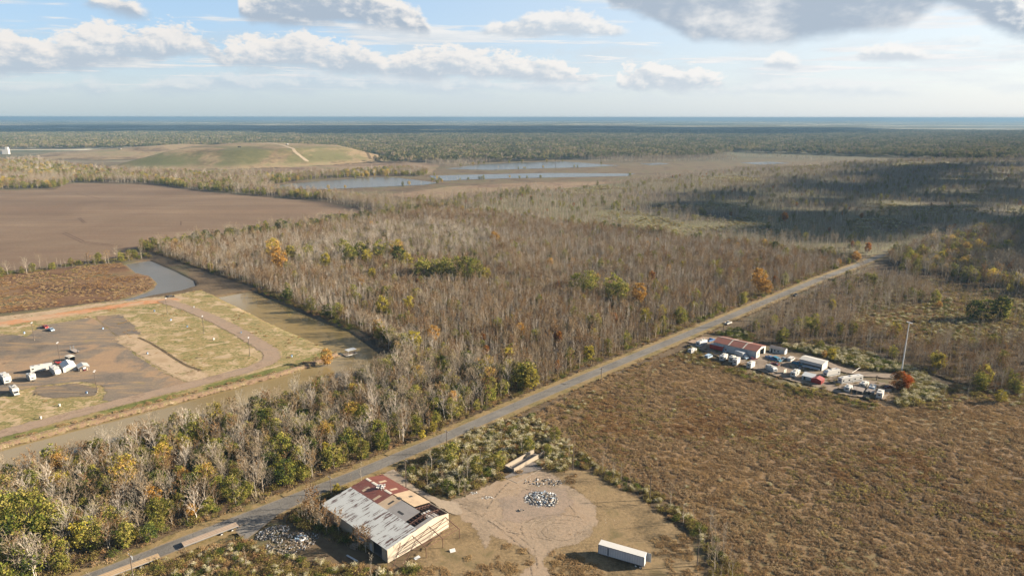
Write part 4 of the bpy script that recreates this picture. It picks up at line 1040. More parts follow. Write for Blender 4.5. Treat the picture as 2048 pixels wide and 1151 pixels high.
for nm, lst in bykind.items():
    cap = CAP.get(nm, 0)
    A = np.array([(c_[2], c_[3], c_[4]) for c_ in lst])
    px, py = project(A[:, 0], A[:, 1], 2.0)
    vis = (px > 4) & (px < 2044) & (py < 1146)
    score = A[:, 2]/np.hypot(A[:, 0], A[:, 1])*np.where(vis, 1, 0)
    named_ = np.array([c_[5] not in WHERE for c_ in lst])
    score = score+named_*10
    order = np.argsort(-score)
    pick = set(order[:cap][score[order[:cap]] > 0].tolist())
    for i, c_ in enumerate(lst):
        if i not in pick: left.append(c_); continue
        k, pi, x, y, s, area = c_
        _, tm, cm = KIND[k][pi]
        name, cat, desc = TREE[k]
        lb = area if area not in WHERE else desc+' '+WHERE[area]
        g = None if area not in WHERE else desc+'s '+WHERE[area]
        rz = nr.uniform(0, 6.283)
        z = float(ground_z(np.array([[x, y]]))[0])
        if tm is None:
            o = bpy.data.objects.new(name, cm); C.objects.link(o); tag(o, lb, cat, g)
            o.location = (x, y, z); o.rotation_euler = (0, 0, rz); o.scale = (s, s, s*nr.uniform(.9, 1.1))
        else:
            o = empty(name, (x, y, z), rz, lb, cat, g); o.scale = (s, s, s*nr.uniform(.92, 1.1))
            for pn_, me_ in (('trunk', tm), ('crown', cm)):
                ch = bpy.data.objects.new(pn_, me_); C.objects.link(ch); ch.parent = o
areas = {}
for c_ in left: areas.setdefault(c_[5], []).append(c_)
MASSLB = {'canal wood': 'dense mixed wood between the canal and the road', 'young wood': 'square wood of thousands of slender bare trees', 'field edge': 'row of dark trees along the ploughed field', 'marsh hedge': 'low hedge above the marsh', 'belt': 'mixed tree belt beyond the ploughed field',
          'plain': 'bare trees and bushes over the plain beyond the wood', 'right wood': 'autumn wood in cloud shade at the far right', 'right scrub': 'bare scrub and groundsel behind the scrap yard'}
for a, lst in areas.items():
    P = np.array([(c_[2], c_[3]) for c_ in lst]); pk = [KIND[c_[0]][c_[1]][0] for c_ in lst]; sz = [c_[4] for c_ in lst]
    lb = MASSLB.get(a, 'more bushes and saplings '+WHERE.get(a, 'in the wood'))
    mass('woods' if a in MASSLB else 'undergrowth', P, pk, sz, lb, 'trees' if a in MASSLB else 'bushes')
# ---- brush on the wood floors
P = points(lotw, 3.1); P = clear(P[inframe(P)]); mass('undergrowth', P, masspick(['brush', 'bush', 'green_bush'], [.8, .13, .07], len(P)), nr.uniform(.6, 1.15, len(P)), 'brown brush and fallen leaves on the floor of the woods', 'undergrowth')
P = np.concatenate([points(s1, 3.5), points(s3, 3.5), points(rw, 5.5), points(y4, 2.5), points(row_l, 5)]); P = clear(P[inframe(P)], [sd_bld])
mass('undergrowth', P, masspick(['brush'], [1], len(P)), nr.uniform(.5, 1.0, len(P)), 'brown brush under the bare scrub trees on the right', 'undergrowth')
# ---- weeds of the meadow: colour drifts in broad patches
def weedfield(name, pl, s, label, cat, table, sc=38, lo=.7, hi=1.1, seed=1, extra=(), thin=None):
    P = points(pl, s); P = clear(P[inframe(P, 30)], extra)
    if thin is not None: P = P[fbm(P, thin[0], seed+40) > thin[1]]
    u = np.argsort(np.argsort(fbm(P, sc, seed)+nr.normal(0, .05, len(P))))/max(len(P), 1)
    ks = list(table); cw = np.cumsum([table[k] for k in ks]); cw = cw/cw[-1]
    ki = np.minimum(np.searchsorted(cw, u), len(ks)-1)
    pk = [KIND[ks[i]][nr.randint(len(KIND[ks[i]]))][0] for i in ki]
    return mass(name, P, pk, nr.uniform(lo, hi, len(P)), label, cat)
weedfield('weeds', MEADOW, 2.15, 'brown dead weeds covering the wide meadow', 'weeds', {'weed_gold': .14, 'weed_brown': .58, 'weed_olive': .15, 'weed_red': .13}, 45, .5, .85)
weedfield('grass', YARD, 1.9, 'golden dry grass tufts round the dirt yard', 'grass', {'weed_gold': .22, 'short_grass': .78}, 14, .45, .75, 2, [lambda Q: sd_poly(DIRT)(Q)+.5, sd_bld], (10, .22))
weedfield('grass', DIRT, 3.0, 'weeds sprouting here and there on the dirt yard', 'grass', {'short_grass': .7, 'weed_gold': .3}, 8, .2, .4, 22, thin=(7, .60))
weedfield('weeds', y3, 2.3, 'rough weeds in front of the old warehouse', 'weeds', {'weed_gold': .25, 'weed_brown': .4, 'weed_olive': .2, 'weed_red': .15}, 12, .4, .8, 3, [sd_bld])
weedfield('weeds', y1, 2.3, 'rough weeds in the roadside scrub', 'weeds', {'weed_brown': .5, 'weed_olive': .3, 'weed_red': .2}, 12, .4, .8, 4, [sd_poly(DIRT), sd_bld, sd_poly(PIT)])
weedfield('weeds', np.concatenate([[p] for p in s2]).tolist(), 3.6, 'olive and brown weeds in the open scrub behind the scrap yard', 'weeds', {'weed_olive': .55, 'weed_brown': .35, 'weed_gold': .1}, 30, .7, 1.1, 5)
weedfield('weeds', s7, 3.2, 'weeds between meadow and right hand scrub', 'weeds', {'weed_olive': .4, 'weed_brown': .5, 'weed_red': .1}, 20, .6, 1.0, 6)
weedfield('grass', sy_, 2.6, 'dry grass tufts between the scrap yard vehicles', 'grass', {'short_grass': .6, 'weed_gold': .15, 'weed_brown': .25}, 10, .4, .75, 15, thin=(9, .45))
weedfield('marsh_grass', MARSH, 3.4, 'rust brown grass standing in the marsh', 'grass', {'weed_red': .45, 'weed_brown': .35, 'weed_gold': .1, 'weed_olive': .1}, 25, .3, .75, 7, thin=(30, .42))
for sgn, nm in ((-1, 'left'), (1, 'right')):
    vp = offset(ROAD, sgn*4.2)[1:-1]+offset(ROAD, sgn*7.0)[1:-1][::-1]
    weedfield('grass', vp, 2.6, 'dry grass on the verge by the wood' if sgn < 0 else 'dry grass on the meadow side verge', 'grass', {'short_grass': .6, 'weed_gold': .2, 'weed_brown': .2}, 12, .4, .8, 8+sgn)
bk = offset(bank_low, -1.5)+offset(bank_low, -5.5)[::-1]
weedfield('grass', bk, 2.0, 'dry weeds along the canal bank', 'grass', {'weed_gold': .4, 'weed_brown': .4, 'short_grass': .2}, 10, .3, .65, 10, thin=(8, .38))
bk2 = [tuple(p) for p in offset(bank_up, -3)]+[tuple(p) for p in bank_up][::-1]
weedfield('grass', [tuple(q) for q in LOTGRASS], 3.6, 'short dry grass on the camping ground', 'grass', {'short_grass': .8, 'weed_gold': .2}, 15, .25, .5, 11, [sd_poly([G2(*p) for p in [(-300, 700), (80, 652), (185, 636), (380, 765), (215, 810), (0, 790), (-300, 830)]]), sd_strip([G2(*p) for p in [(332, 603), (425, 637), (515, 686), (546, 716), (500, 739), (385, 770), (215, 812), (0, 869), (-300, 958)]], 4.5)], (9, .5))
# ---- forest to the horizon
FOREST = [(-4600, 2650), (-2300, 2450), (-1900, 2700), (-900, 2800), (-500, 2300), (-380, 1850), (-150, 1900), (250, 2050), (600, 2150), (800, 2500), (1300, 2050), (2800, 1900), (3900, 2600), (4600, 6200), (-4600, 6200)]
P = points(FOREST, 30.0); P = P[inframe(P, 40)]
P = P[(gauss_hill(P) < .5) & (fbm(P, 420, 50) > .22)]
mass('forest', P, masspick(['canopy'], [1], len(P)), nr.uniform(.8, 1.15, len(P)), 'dense forest stretching from the ponds to the horizon', 'forest')
k2 = poly((820, 322), (900, 336), (1010, 322), (1140, 318), (1250, 326), (1480, 320), (1420, 308), (1200, 296), (1000, 306), (850, 314))
P = points(k2, 9); P = P[inframe(P)]
mass('woods', P, masspick(['wide_tree', 'young_tree', 'pale_young_tree'], [.4, .4, .2], len(P)), nr.uniform(.7, 1.1, len(P)), 'grey bare trees behind the ponds', 'trees')
k3 = poly((1315, 300), (1360, 306), (1540, 316), (1700, 324), (1600, 318), (1480, 312))
P = points(k3, 9); P = P[inframe(P)]
mass('woods', P, masspick(['wide_tree', 'pale_young_tree'], [.5, .5], len(P)), nr.uniform(.8, 1.1, len(P)), 'strip of bare trees below the dark forest edge', 'trees')
# ================================================================== things built by people
def corr(name, c, axis=0, freq=8.0, rust=.0, rc=(.13, .055, .03), streak=(1.2, .18, 1), sc=1.0, dirt=.3, rough=.5, metal=.0, dark=None):
    """ribbed sheet metal with rust streaks"""
    m, b = newmat(name)
    o = b.obj(); x, y, z = b.sep(o)
    w = b.math('SINE', (x, y, z)[axis]*freq)
    q = b.vmath('MULTIPLY', o, streak)
    n = b.noise(q, sc, 4, .6); n2 = b.noise(o, .35, 4, .6); n3 = b.noise(o, 6.0, 3, .6)
    col = b.mix(b.step(n2, .40, .72)*dirt, c, dark or tuple(k*.55 for k in c))
    if rust > 0:
        col = b.mix(b.step(n*.72+n2*.28, .66-rust*.28, .70-rust*.28), col, rc)
    col = b.val(col, b.math('MULTIPLY_ADD', n3, .28, .86))
    col = b.val(col, b.math('MULTIPLY_ADD', w, .07, .97))
    return finish(m, b, col, rough, .35, metal, w, None, .35, .04)
M['white'] = paint('white_paint', (.50, .49, .46), .45, .18)
M['cream'] = paint('cream_paint', (.46, .43, .365), .5, .15)
M['greyw'] = paint('grey_white_paint', (.42, .44, .45), .5, .2)
M['glass'] = paint('dark_glass', (.018, .022, .028), .08, 0, spec=.7)
M['black'] = paint('black_rubber', (.018, .018, .018), .8, .2)
M['rim'] = paint('white_rim', (.55, .54, .52), .5, .3)
M['steel'] = paint('galvanised_steel', (.30, .31, .32), .45, .3, metal=.3)
M['darksteel'] = paint('dark_steel', (.05, .05, .052), .6, .3)
M['rust'] = paint('rusty_steel', (.105, .048, .030), .85, .3, 2)
M['red'] = paint('red_paint', (.30, .028, .022), .5, .2)
M['blue'] = paint('blue_paint', (.035, .12, .30), .45, .2)
M['tealb'] = paint('teal_tarp', (.03, .17, .27), .5, .2)
M['paleblue'] = paint('pale_blue_paint', (.30, .40, .50), .45, .2)
M['silver'] = paint('silver_paint', (.36, .39, .42), .35, .1, metal=.4)
M['maroon'] = paint('maroon_paint', (.10, .015, .022), .4, .2)
M['tan'] = paint('tan_paint', (.33, .25, .17), .7, .3)
M['tanroof'] = paint('tan_roof', (.30, .25, .21), .8, .3)
M['stripe'] = paint('grey_stripe', (.13, .15, .18), .5, .1)
M['wood'] = paint('weathered_wood', (.20, .155, .11), .9, .4, 2)
M['polewood'] = paint('pole_wood', (.095, .072, .055), .9, .3, 2)
M['conc'] = paint('concrete', (.27, .225, .17), .9, .7, .5)
M['conc_dark'] = paint('stained_concrete', (.15, .13, .115), .9, .5, .3)
M['pad'] = paint('orange_tan_slab', (.42, .28, .16), .9, .3, .5)
M['fabric'] = paint('white_fabric', (.54, .54, .52), .7, .12)
M['lampw'] = paint('lamp_head_white', (.70, .70, .68), .4, .1)

# ---- old warehouse, ruined
WA = empty('warehouse', (-58.4, 188.3, 0), math.atan2(-22.6, 24.0), 'derelict metal warehouse with white, rusty and tan roof sheets and an open end', 'warehouse')
L_, W_ = 33.0, 22.6
def zr(v): return 4.4+.12*v if v < 16.4 else 4.4+.12*16.4-.19*(v-16.4)
M['wh_white'] = corr('white_roof_sheet', (.42, .435, .42), 0, 20, .44, (.085, .045, .035), (1.7, .16, 1), 1.1, .25)
M['wh_rust'] = corr('rust_roof_sheet', (.150, .048, .032), 0, 20, .16, (.25, .16, .12), (1.4, .3, 1), 1.4, .5)
M['wh_tan'] = corr('tan_roof_sheet', (.42, .315, .205), 0, 20, .05, (.2, .12, .08), (1, .3, 1), .8, .5)
M['wh_grey'] = corr('grey_roof_sheet', (.25, .235, .22), 0, 20, .0, dirt=.4)
M['wh_wall'] = corr('cream_wall_sheet', (.47, .415, .33), 1, 18, .06, (.2, .12, .07), (1, 1, .2), .7, .35)
M['wh_wall_x'] = corr('cream_wall_sheet_side', (.42, .36, .27), 0, 18, .10, (.2, .13, .08), (1, 1, .2), .7, .45)
M['dwall'] = paint('pale_roller_door', (.50, .60, .66), .5, .25)
def roofpiece(mb, u0, u1, v0, v1, dz=0.0, th=.07):
    vs = [v0]+([16.4] if v0 < 16.4 < v1 else [])+[v1]
    for a, c_ in zip(vs, vs[1:]):
        p = [(u0, a, zr(a)+dz), (u1, a, zr(a)+dz), (u1, c_, zr(c_)+dz), (u0, c_, zr(c_)+dz)]
        mb.add(p+[(x, y, z-th) for x, y, z in p], [(0, 1, 2, 3), (7, 6, 5, 4), (0, 4, 5, 1), (1, 5, 6, 2), (2, 6, 7, 3), (3, 7, 4, 0)])
    return mb
t = .16
w = MB()
for x0, x1 in ((0, 16.1), (16.9, 17.9), (22.0, 24.4), (25.7, 26.3), (30.4, L_)): w.box(x0, 0, -.2, x1, t, 4.38)
for x0, x1, zz in ((16.1, 16.9, 4.0), (17.9, 22.0, 3.7), (24.4, 25.7, 2.6), (26.3, 30.4, 3.9)): w.box(x0, 0, zz, x1, t, 4.38)
w.build('wall', M['wh_wall_x'], WA)
def gable(x0, x1):
    return MB().profile([(t, -.2), (W_-t, -.2), (W_-t, zr(W_-t)-.08), (16.4, zr(16.4)-.08), (t, zr(t)-.08)], x0, x1)
gable(L_-t, L_).build('wall', M['wh_wall'], WA)
gable(0, t).build('wall', M['wh_wall'], WA)
MB().box(0, W_-t, -.2, L_, W_, 5.1).build('wall', M['wh_wall_x'], WA)
MB().box(t, t, -.1, L_-t, W_-t, .06).build('floor_slab', M['conc_dark'], WA)
rp_ = roofpiece(MB(), -.3, L_+.2, -.35, 10.55); o = rp_.build('roof_panel', M['wh_white'], WA); o['label'] = 'white roof sheets streaked with rust'
o = roofpiece(MB(), -.3, 14.0, 10.55, W_+.3).build('roof_panel', M['wh_rust'], WA); o['label'] = 'red rusted roof sheets'
o = roofpiece(roofpiece(MB(), 14.0, 24.2, 16.6, W_+.3), 14.0, 18.6, 10.55, 16.2).build('roof_panel', M['wh_tan'], WA); o['label'] = 'tan roof sheets'
o = roofpiece(MB(), 18.6, 27.6, 10.55, 16.2).build('roof_panel', M['wh_grey'], WA); o['label'] = 'grey roof sheets'
roofpiece(MB(), 31.8, 33.2, 10.6, 17.0).build('roof_panel', M['wh_grey'], WA)
o = roofpiece(roofpiece(roofpiece(MB(), -.1, 2.3, 16.0, 16.9, .06), 3.2, 8.6, 15.9, 16.9, .06), 10.0, 13.2, 15.9, 16.8, .06).build('ridge_cap', M['cream'], WA)
sk = MB()
for u, v in ((4.0, 19.2), (10.6, 18.6), (4.2, 12.6), (10.8, 12.0)): roofpiece(sk, u, u+1.0, v-1.1, v+1.6, .05)
sk.build('skylight', M['tan'], WA)
painted_hole = MB()  # black sheets on the closed roof, painting the shade seen through gaps
for u, v, du, dv in ((16.5, 12.4, .8, 2.2), (17.6, 19.5, .8, 1.3), (16.4, 15.8, 1.6, 1.2), (22.0, 11.8, 2.6, .8)): roofpiece(painted_hole, u, u+du, v, v+dv, .02)
painted_hole.build('painted_roof_hole', M['black'], WA)
tp = MB(); rw_ = random.Random(3)
for i in range(26):
    c0 = Vector((8.6+rw_.gauss(0, .9), 16.2+rw_.gauss(0, .7), zr(16.2)+.1)); tp.obox(c0+Vector((0, 0, rw_.uniform(0, .9))), (rw_.uniform(.15, .5), .08, rw_.uniform(.4, 1.3)), Matrix.Rotation(rw_.uniform(0, 3), 3, 'Z') @ Matrix.Rotation(rw_.gauss(0, .5), 3, 'X'))
tp.build('torn_insulation', M['fabric'], WA)
ls = MB()
for i in range(5): ls.obox((26.9+i*1.05, 18.9, 4.6), (.75, 3.4, .08), Matrix.Rotation(-.08, 3, 'X'))
ls.build('loose_sheets', M['white'], WA)
fr = MB()
for u in (14.2, 19.5, 25.2, 29.3, 32.7):
    for v0, v1 in ((10.7, 16.4), (16.4, 22.3)):
        fr.bar((u, v0, zr(v0)-.25), (u, v1, zr(v1)-.25), .16, .28)
    for v in (10.8, 16.4, 22.2): fr.bar((u, v, 0), (u, v, zr(v)-.3), .22, .22)
    k = 10.8
    while k < 21.5:
        fr.bar((u, k, zr(k)-.9), (u, k+.7, zr(k+.7)-.3), .06, .06); fr.bar((u, k+.7, zr(k+.7)-.3), (u, k+1.4, zr(k+1.4)-.9), .06, .06); k += 1.4
    fr.bar((u, 10.8, zr(10.8)-.9), (u, 16.4, zr(16.4)-.9), .08, .1); fr.bar((u, 16.4, zr(16.4)-.9), (u, 22.2, zr(22.2)-.9), .08, .1)
for v in np.arange(11.5, 22.4, 1.15): fr.bar((24.6, v, zr(v)-.12), (32.9, v, zr(v)-.12), .09, .18)
fr.build('roof_frame', M['rust'], WA)
dr = MB().box(17.95, .05, 0.05, 21.95, .12, 3.68)
for i in range(7): dr.box(17.95, .02, .5+i*.45, 21.95, .05, .54+i*.45)
dr.build('door', M['dwall'], WA)
MB().box(24.45, .05, .05, 25.65, .12, 2.58).build('door', M['greyw'], WA)
lf_ = MB()
for v in (8.6, 14.8, 21.2):
    lf_.bar((L_+.1, v, 4.5), (L_+6.2, v, 3.3), .14, .2); lf_.tube((L_+6.2, v, -.2), (L_+6.2, v, 3.35), .1, .1, 6)
    lf_.bar((L_+.6, v, 4.2), (L_+5.6, v-2.5, 3.3), .07, .07)
lf_.bar((L_+.2, 4.5, 4.3), (L_+3.4, -1.0, .1), .14, .18)
lf_.bar((L_+1.8, 8.6, 3.9), (L_+4.6, 1.0, .1), .1, .12)
for i in range(6):
    q = .3+i*1.15; z = 4.5-.2*q+.1
    lf_.bar((L_+q, 21.4, z), (L_+q, (3.2, 4.5, 2.0, 6.0, 8.4, 8.4)[i], z-(1.6, 1.2, 1.5, .9, 0, 0)[i]), .08, .15)
lf_.build('lean_to_frame', M['rust'], WA)

# ---- vehicles
def wheels(root, spots, r, wd, rim=True):
    for x, y in spots:
        o = MB().wheel(x, y, r, r, wd).build('wheel', M['black'], root)
        if rim: MB().wheel(x, y, r, r*.55, wd+.03, 0, 10).build('rim', M['rim'], o)
def trailer_camper(px, py, p, q, Ln, Wd, Ht, label, body='white', stripe='stripe', slide=0, door=1, nvent=2, awn=False, front='round', group=None, win=3, roof='white', hd=None):
    x, y, _ = G(px, py, .6)
    if hd is None:
        a, c = G(*p), G(*q); hd = math.atan2(c[1]-a[1], c[0]-a[0])
    r = empty('travel_trailer', (x, y, 0), hd, label, 'camper', group)
    h2 = Ln/2; z0 = .55; zt = z0+Ht
    if front == 'round': out = [(-h2, z0), (h2-.5, z0), (h2, z0+.6), (h2, zt-.9), (h2-.35, zt-.25), (h2-.9, zt), (-h2+.3, zt), (-h2, zt-.3)]
    elif front == 'fifth': out = [(-h2, z0), (h2-2.4, z0), (h2-2.3, z0+1.0), (h2-.1, z0+1.1), (h2, z0+1.6), (h2-.5, zt-.1), (h2-1, zt+.15), (-h2+.2, zt), (-h2, zt-.2)]
    else: out = [(-h2, z0), (h2, z0), (h2, zt), (-h2, zt)]
    MB().side(out, -Wd/2, Wd/2).build('body', M[body], r)
    MB().box(-h2+.35, -Wd/2+.08, zt-.02, h2-1.1, Wd/2-.08, zt+.05).build('roof', M[roof], r)
    for s in (-1, 1):
        MB().box(-h2+.2, s*Wd/2-.012, z0+.45, h2-.6 if front != 'fifth' else h2-2.6, s*Wd/2+.012, z0+.75).build('stripe', M[stripe], r)
        for i in range(win):
            wx = -h2+1.0+i*(Ln-2.4)/max(win-1, 1)
            MB().box(wx-.45, s*Wd/2-.02, z0+1.15, wx+.45, s*Wd/2+.02, z0+1.75).build('window', M['glass'], r)
    MB().box(-h2-.02, -.5, z0+1.1, -h2+.02, .5, z0+1.7).build('window', M['glass'], r)
    if front == 'round': MB().box(h2-.02, -.7, z0+1.1, h2+.02, .7, z0+1.6).build('window', M['glass'], r)
    if door: MB().box(.3, -Wd/2-.03, z0+.15, 1.0, -Wd/2-.005, z0+2.0).build('door', M['greyw'], r)
    for i in range(slide):
        sx = -h2*.35+i*Ln*.36
        MB().box(sx-1.0, Wd/2, z0+.3, sx+1.0, Wd/2+.75, zt-.35).build('slide_out', M[body], r)
    for i in range(nvent):
        vx = -h2+1.4+i*(Ln-3)/max(nvent-1, 1)
        MB().box(vx-.3, -.3, zt+.05, vx+.3, .3, zt+.26).build('roof_vent', M['greyw' if i % 2 else 'stripe'], r)
    MB().box(-.5, -.45, zt+.05, .6, .45, zt+.38).build('air_conditioner', M['cream'], r)
    wheels(r, [(-.75, -Wd/2+.12), (.1, -Wd/2+.12), (-.75, Wd/2-.12), (.1, Wd/2-.12)], .36, .24)
    if front != 'fifth':
        k = MB().bar((h2, -.6, .55), (h2+1.2, 0, .55), .1, .12); k.bar((h2, .6, .55), (h2+1.2, 0, .55), .1, .12); k.tube((h2+1.1, 0, .0), (h2+1.1, 0, .7), .05, .05, 6)
        k.build('hitch', M['darksteel'], r)
    else:
        k = MB()
        for yy in (-.7, .7): k.tube((h2-2.7, yy, 0), (h2-2.7, yy, .9), .06, .06, 6)
        k.build('landing_leg', M['darksteel'], r)
    if awn: MB().obox((0, -Wd/2-1.1, zt-.45), (4.0, 2.2, .04), Matrix.Rotation(.15, 3, 'X')).build('awning', M['cream'], r)
    return r
def hdg(p, q):
    a, c = G(*p), G(*q); return math.atan2(c[1]-a[1], c[0]-a[0])
def motorhome(px, py, hd, Ln, label, name='motorhome', body='white', overcab=True):
    x, y, _ = G(px, py, .6); r = empty(name, (x, y, 0), hd, label, 'motorhome')
    h2 = Ln/2; Wd = 2.45; zt = 3.2
    MB().side([(-h2, .6), (h2-2.0, .6), (h2-2.0, 1.95), (h2-.7, 2.1), (h2-.6, 2.6), (h2-1.1, zt), (-h2+.2, zt), (-h2, zt-.2)] if overcab else [(-h2, .5), (h2-.1, .5), (h2, 1.2), (h2-.25, zt-.3), (h2-.7, zt), (-h2+.2, zt), (-h2, zt-.2)], -Wd/2, Wd/2).build('body', M[body], r)
    MB().box(-h2+.3, -1.1, zt-.02, h2-1.3, 1.1, zt+.05).build('roof', M['cream'], r)
    if overcab:
        MB().side([(h2-2.0, .5), (h2, .5), (h2, 1.1), (h2-.75, 1.25), (h2-1.35, 1.93), (h2-2.0, 1.93)], -1.0, 1.0).build('cab', M[body], r)
        MB().side([(h2-.72, 1.28), (h2-.68, 1.28), (h2-1.28, 1.93), (h2-1.34, 1.93)], -.85, .85).build('windshield', M['glass'], r)
    else:
        MB().obox((h2-.1, 0, 2.1), (.06, 2.0, 1.0), Matrix.Rotation(-.14, 3, 'Y')).build('windshield', M['glass'], r)
    MB().box(h2-.02, -.8, .6, h2+.06, .8, .8).build('bumper', M['steel'], r)
    for s in (-1, 1):
        MB().box(-h2+.2, s*Wd/2-.012, 1.05, h2-2.2, s*Wd/2+.012, 1.4).build('stripe', M['stripe'], r)
        for i in range(3): MB().box(-h2+.8+i*1.4, s*Wd/2-.02, 1.8, -h2+1.7+i*1.4, s*Wd/2+.02, 2.4).build('window', M['glass'], r)
        MB().box(h2-.02, s*.75-.15, .9, h2+.04, s*.75+.15, 1.08).build('headlight', M['lampw'], r)
    for i in range(3): MB().box(-h2+.8+i*1.5, -.35, zt+.05, -h2+1.5+i*1.5, .35, zt+.3).build('roof_vent', M['darksteel' if i % 2 == 0 else 'greyw'], r)
    wheels(r, [(h2-1.1, -1.0), (h2-1.1, 1.0), (-h2+1.7, -1.05), (-h2+1.7, 1.05)], .4, .28)
    return r
def car(px, py, hd, label, kind='pickup_truck', body='white', Ln=5.4, cat='pickup', bed='darksteel'):
    x, y, _ = G(px, py, .4); r = empty(kind, (x, y, 0), hd, label, cat)
    h2 = Ln/2; Wd = 1.9
    if kind == 'pickup_truck':
        MB().side([(-h2, .5), (h2, .5), (h2, 1.0), (h2-.15, 1.12), (h2-1.5, 1.2), (-h2+.02, 1.2), (-h2, 1.0)], -Wd/2, Wd/2).build('body', M[body], r)
        MB().side([(-.35, 1.18), (h2-1.35, 1.18), (h2-2.0, 1.8), (-.25, 1.82)], -Wd/2+.1, Wd/2-.1).build('cab', M[body], r)
        MB().box(-h2+.12, -Wd/2+.18, 1.205, -.45, Wd/2-.18, 1.215).build('bed', M[bed], r)
        for s in (-1, 1): MB().box(-h2+.05, s*(Wd/2-.07)-.05, 1.2, -.4, s*(Wd/2-.07)+.05, 1.38).build('bed_side', M[body], r)
        MB().side([(h2-1.36, 1.22), (h2-1.30, 1.22), (h2-1.93, 1.76), (h2-1.99, 1.76)], -Wd/2+.2, Wd/2-.2).build('windshield', M['glass'], r)
        for s in (-1, 1): MB().side([(-.2, 1.28), (h2-1.6, 1.28), (h2-2.05, 1.7), (-.15, 1.7)], s*(Wd/2-.1)-.012, s*(Wd/2-.1)+.012).build('window', M['glass'], r)
    elif kind == 'van':
        MB().side([(-h2, .45), (h2, .45), (h2, 1.05), (h2-.9, 1.25), (h2-1.5, 2.05), (-h2+.1, 2.1), (-h2, 1.9)], -Wd/2, Wd/2).build('body', M[body], r)
        MB().side([(h2-.93, 1.28), (h2-.87, 1.28), (h2-1.44, 2.0), (h2-1.5, 2.0)], -Wd/2+.15, Wd/2-.15).build('windshield', M['glass'], r)
        for s in (-1, 1): MB().side([(-h2+.4, 1.35), (h2-1.1, 1.35), (h2-1.55, 1.9), (-h2+.45, 1.9)], s*Wd/2-.015, s*Wd/2+.015).build('window', M['glass'], r)
    else:
        MB().side([(-h2, .45), (h2, .45), (h2, .85), (h2-.2, .95), (h2-1.2, 1.0), (-h2+.8, 1.0), (-h2, .92)], -Wd/2, Wd/2).build('body', M[body], r)
        MB().side([(-h2+.55, .98), (h2-1.15, .98), (h2-1.9, 1.45), (-h2+1.1, 1.45)], -Wd/2+.14, Wd/2-.14).build('cabin', M['glass'], r)
        MB().box(-h2+1.15, -Wd/2+.2, 1.44, h2-1.95, Wd/2-.2, 1.48).build('roof', M[body], r)
    for s in (-1, 1):
        MB().box(h2-.02, s*.7-.15, .75, h2+.03, s*.7+.15, .92).build('headlight', M['lampw'], r)
        MB().box(-h2-.03, s*.8-.08, .75, -h2+.02, s*.8+.08, 1.0).build('tail_light', M['red'], r)
    wheels(r, [(h2-1.0, -Wd/2+.1), (h2-1.0, Wd/2-.1), (-h2+1.1, -Wd/2+.1), (-h2+1.1, Wd/2-.1)], .37, .24)
    return r
def box_truck(px, py, hd, label, body='white', cab='white', Ln=7.5, boxh=2.4, door='greyw'):
    x, y, _ = G(px, py, .5); r = empty('box_truck', (x, y, 0), hd, label, 'truck'); h2 = Ln/2
    MB().box(-h2, -1.2, .95, h2-2.2, 1.2, .95+boxh).build('cargo_box', M[body], r)
    MB().box(-h2+.1, -1.1, .95+boxh, h2-2.3, 1.1, 1.0+boxh).build('roof', M['greyw'], r)
    MB().box(-h2-.04, -1.05, 1.05, -h2-.005, 1.05, .85+boxh).build('door', M[door], r)
    MB().side([(h2-2.1, .6), (h2, .6), (h2, 1.25), (h2-.8, 1.4), (h2-1.25, 2.2), (h2-2.1, 2.25)], -1.05, 1.05).build('cab', M[cab], r)
    MB().side([(h2-.82, 1.42), (h2-.74, 1.42), (h2-1.16, 2.14), (h2-1.24, 2.14)], -.9, .9).build('windshield', M['glass'], r)
    for s in (-1, 1): MB().box(h2-2.0, s*1.05-.015, 1.45, h2-1.3, s*1.05+.015, 2.05).build('window', M['glass'], r)
    MB().box(-h2+.1, -.5, .6, h2-2.0, .5, .94).build('chassis', M['darksteel'], r)
    wheels(r, [(h2-.9, -.98), (h2-.9, .98), (-h2+1.4, -.95), (-h2+1.4, .95)], .45, .3)
    return r

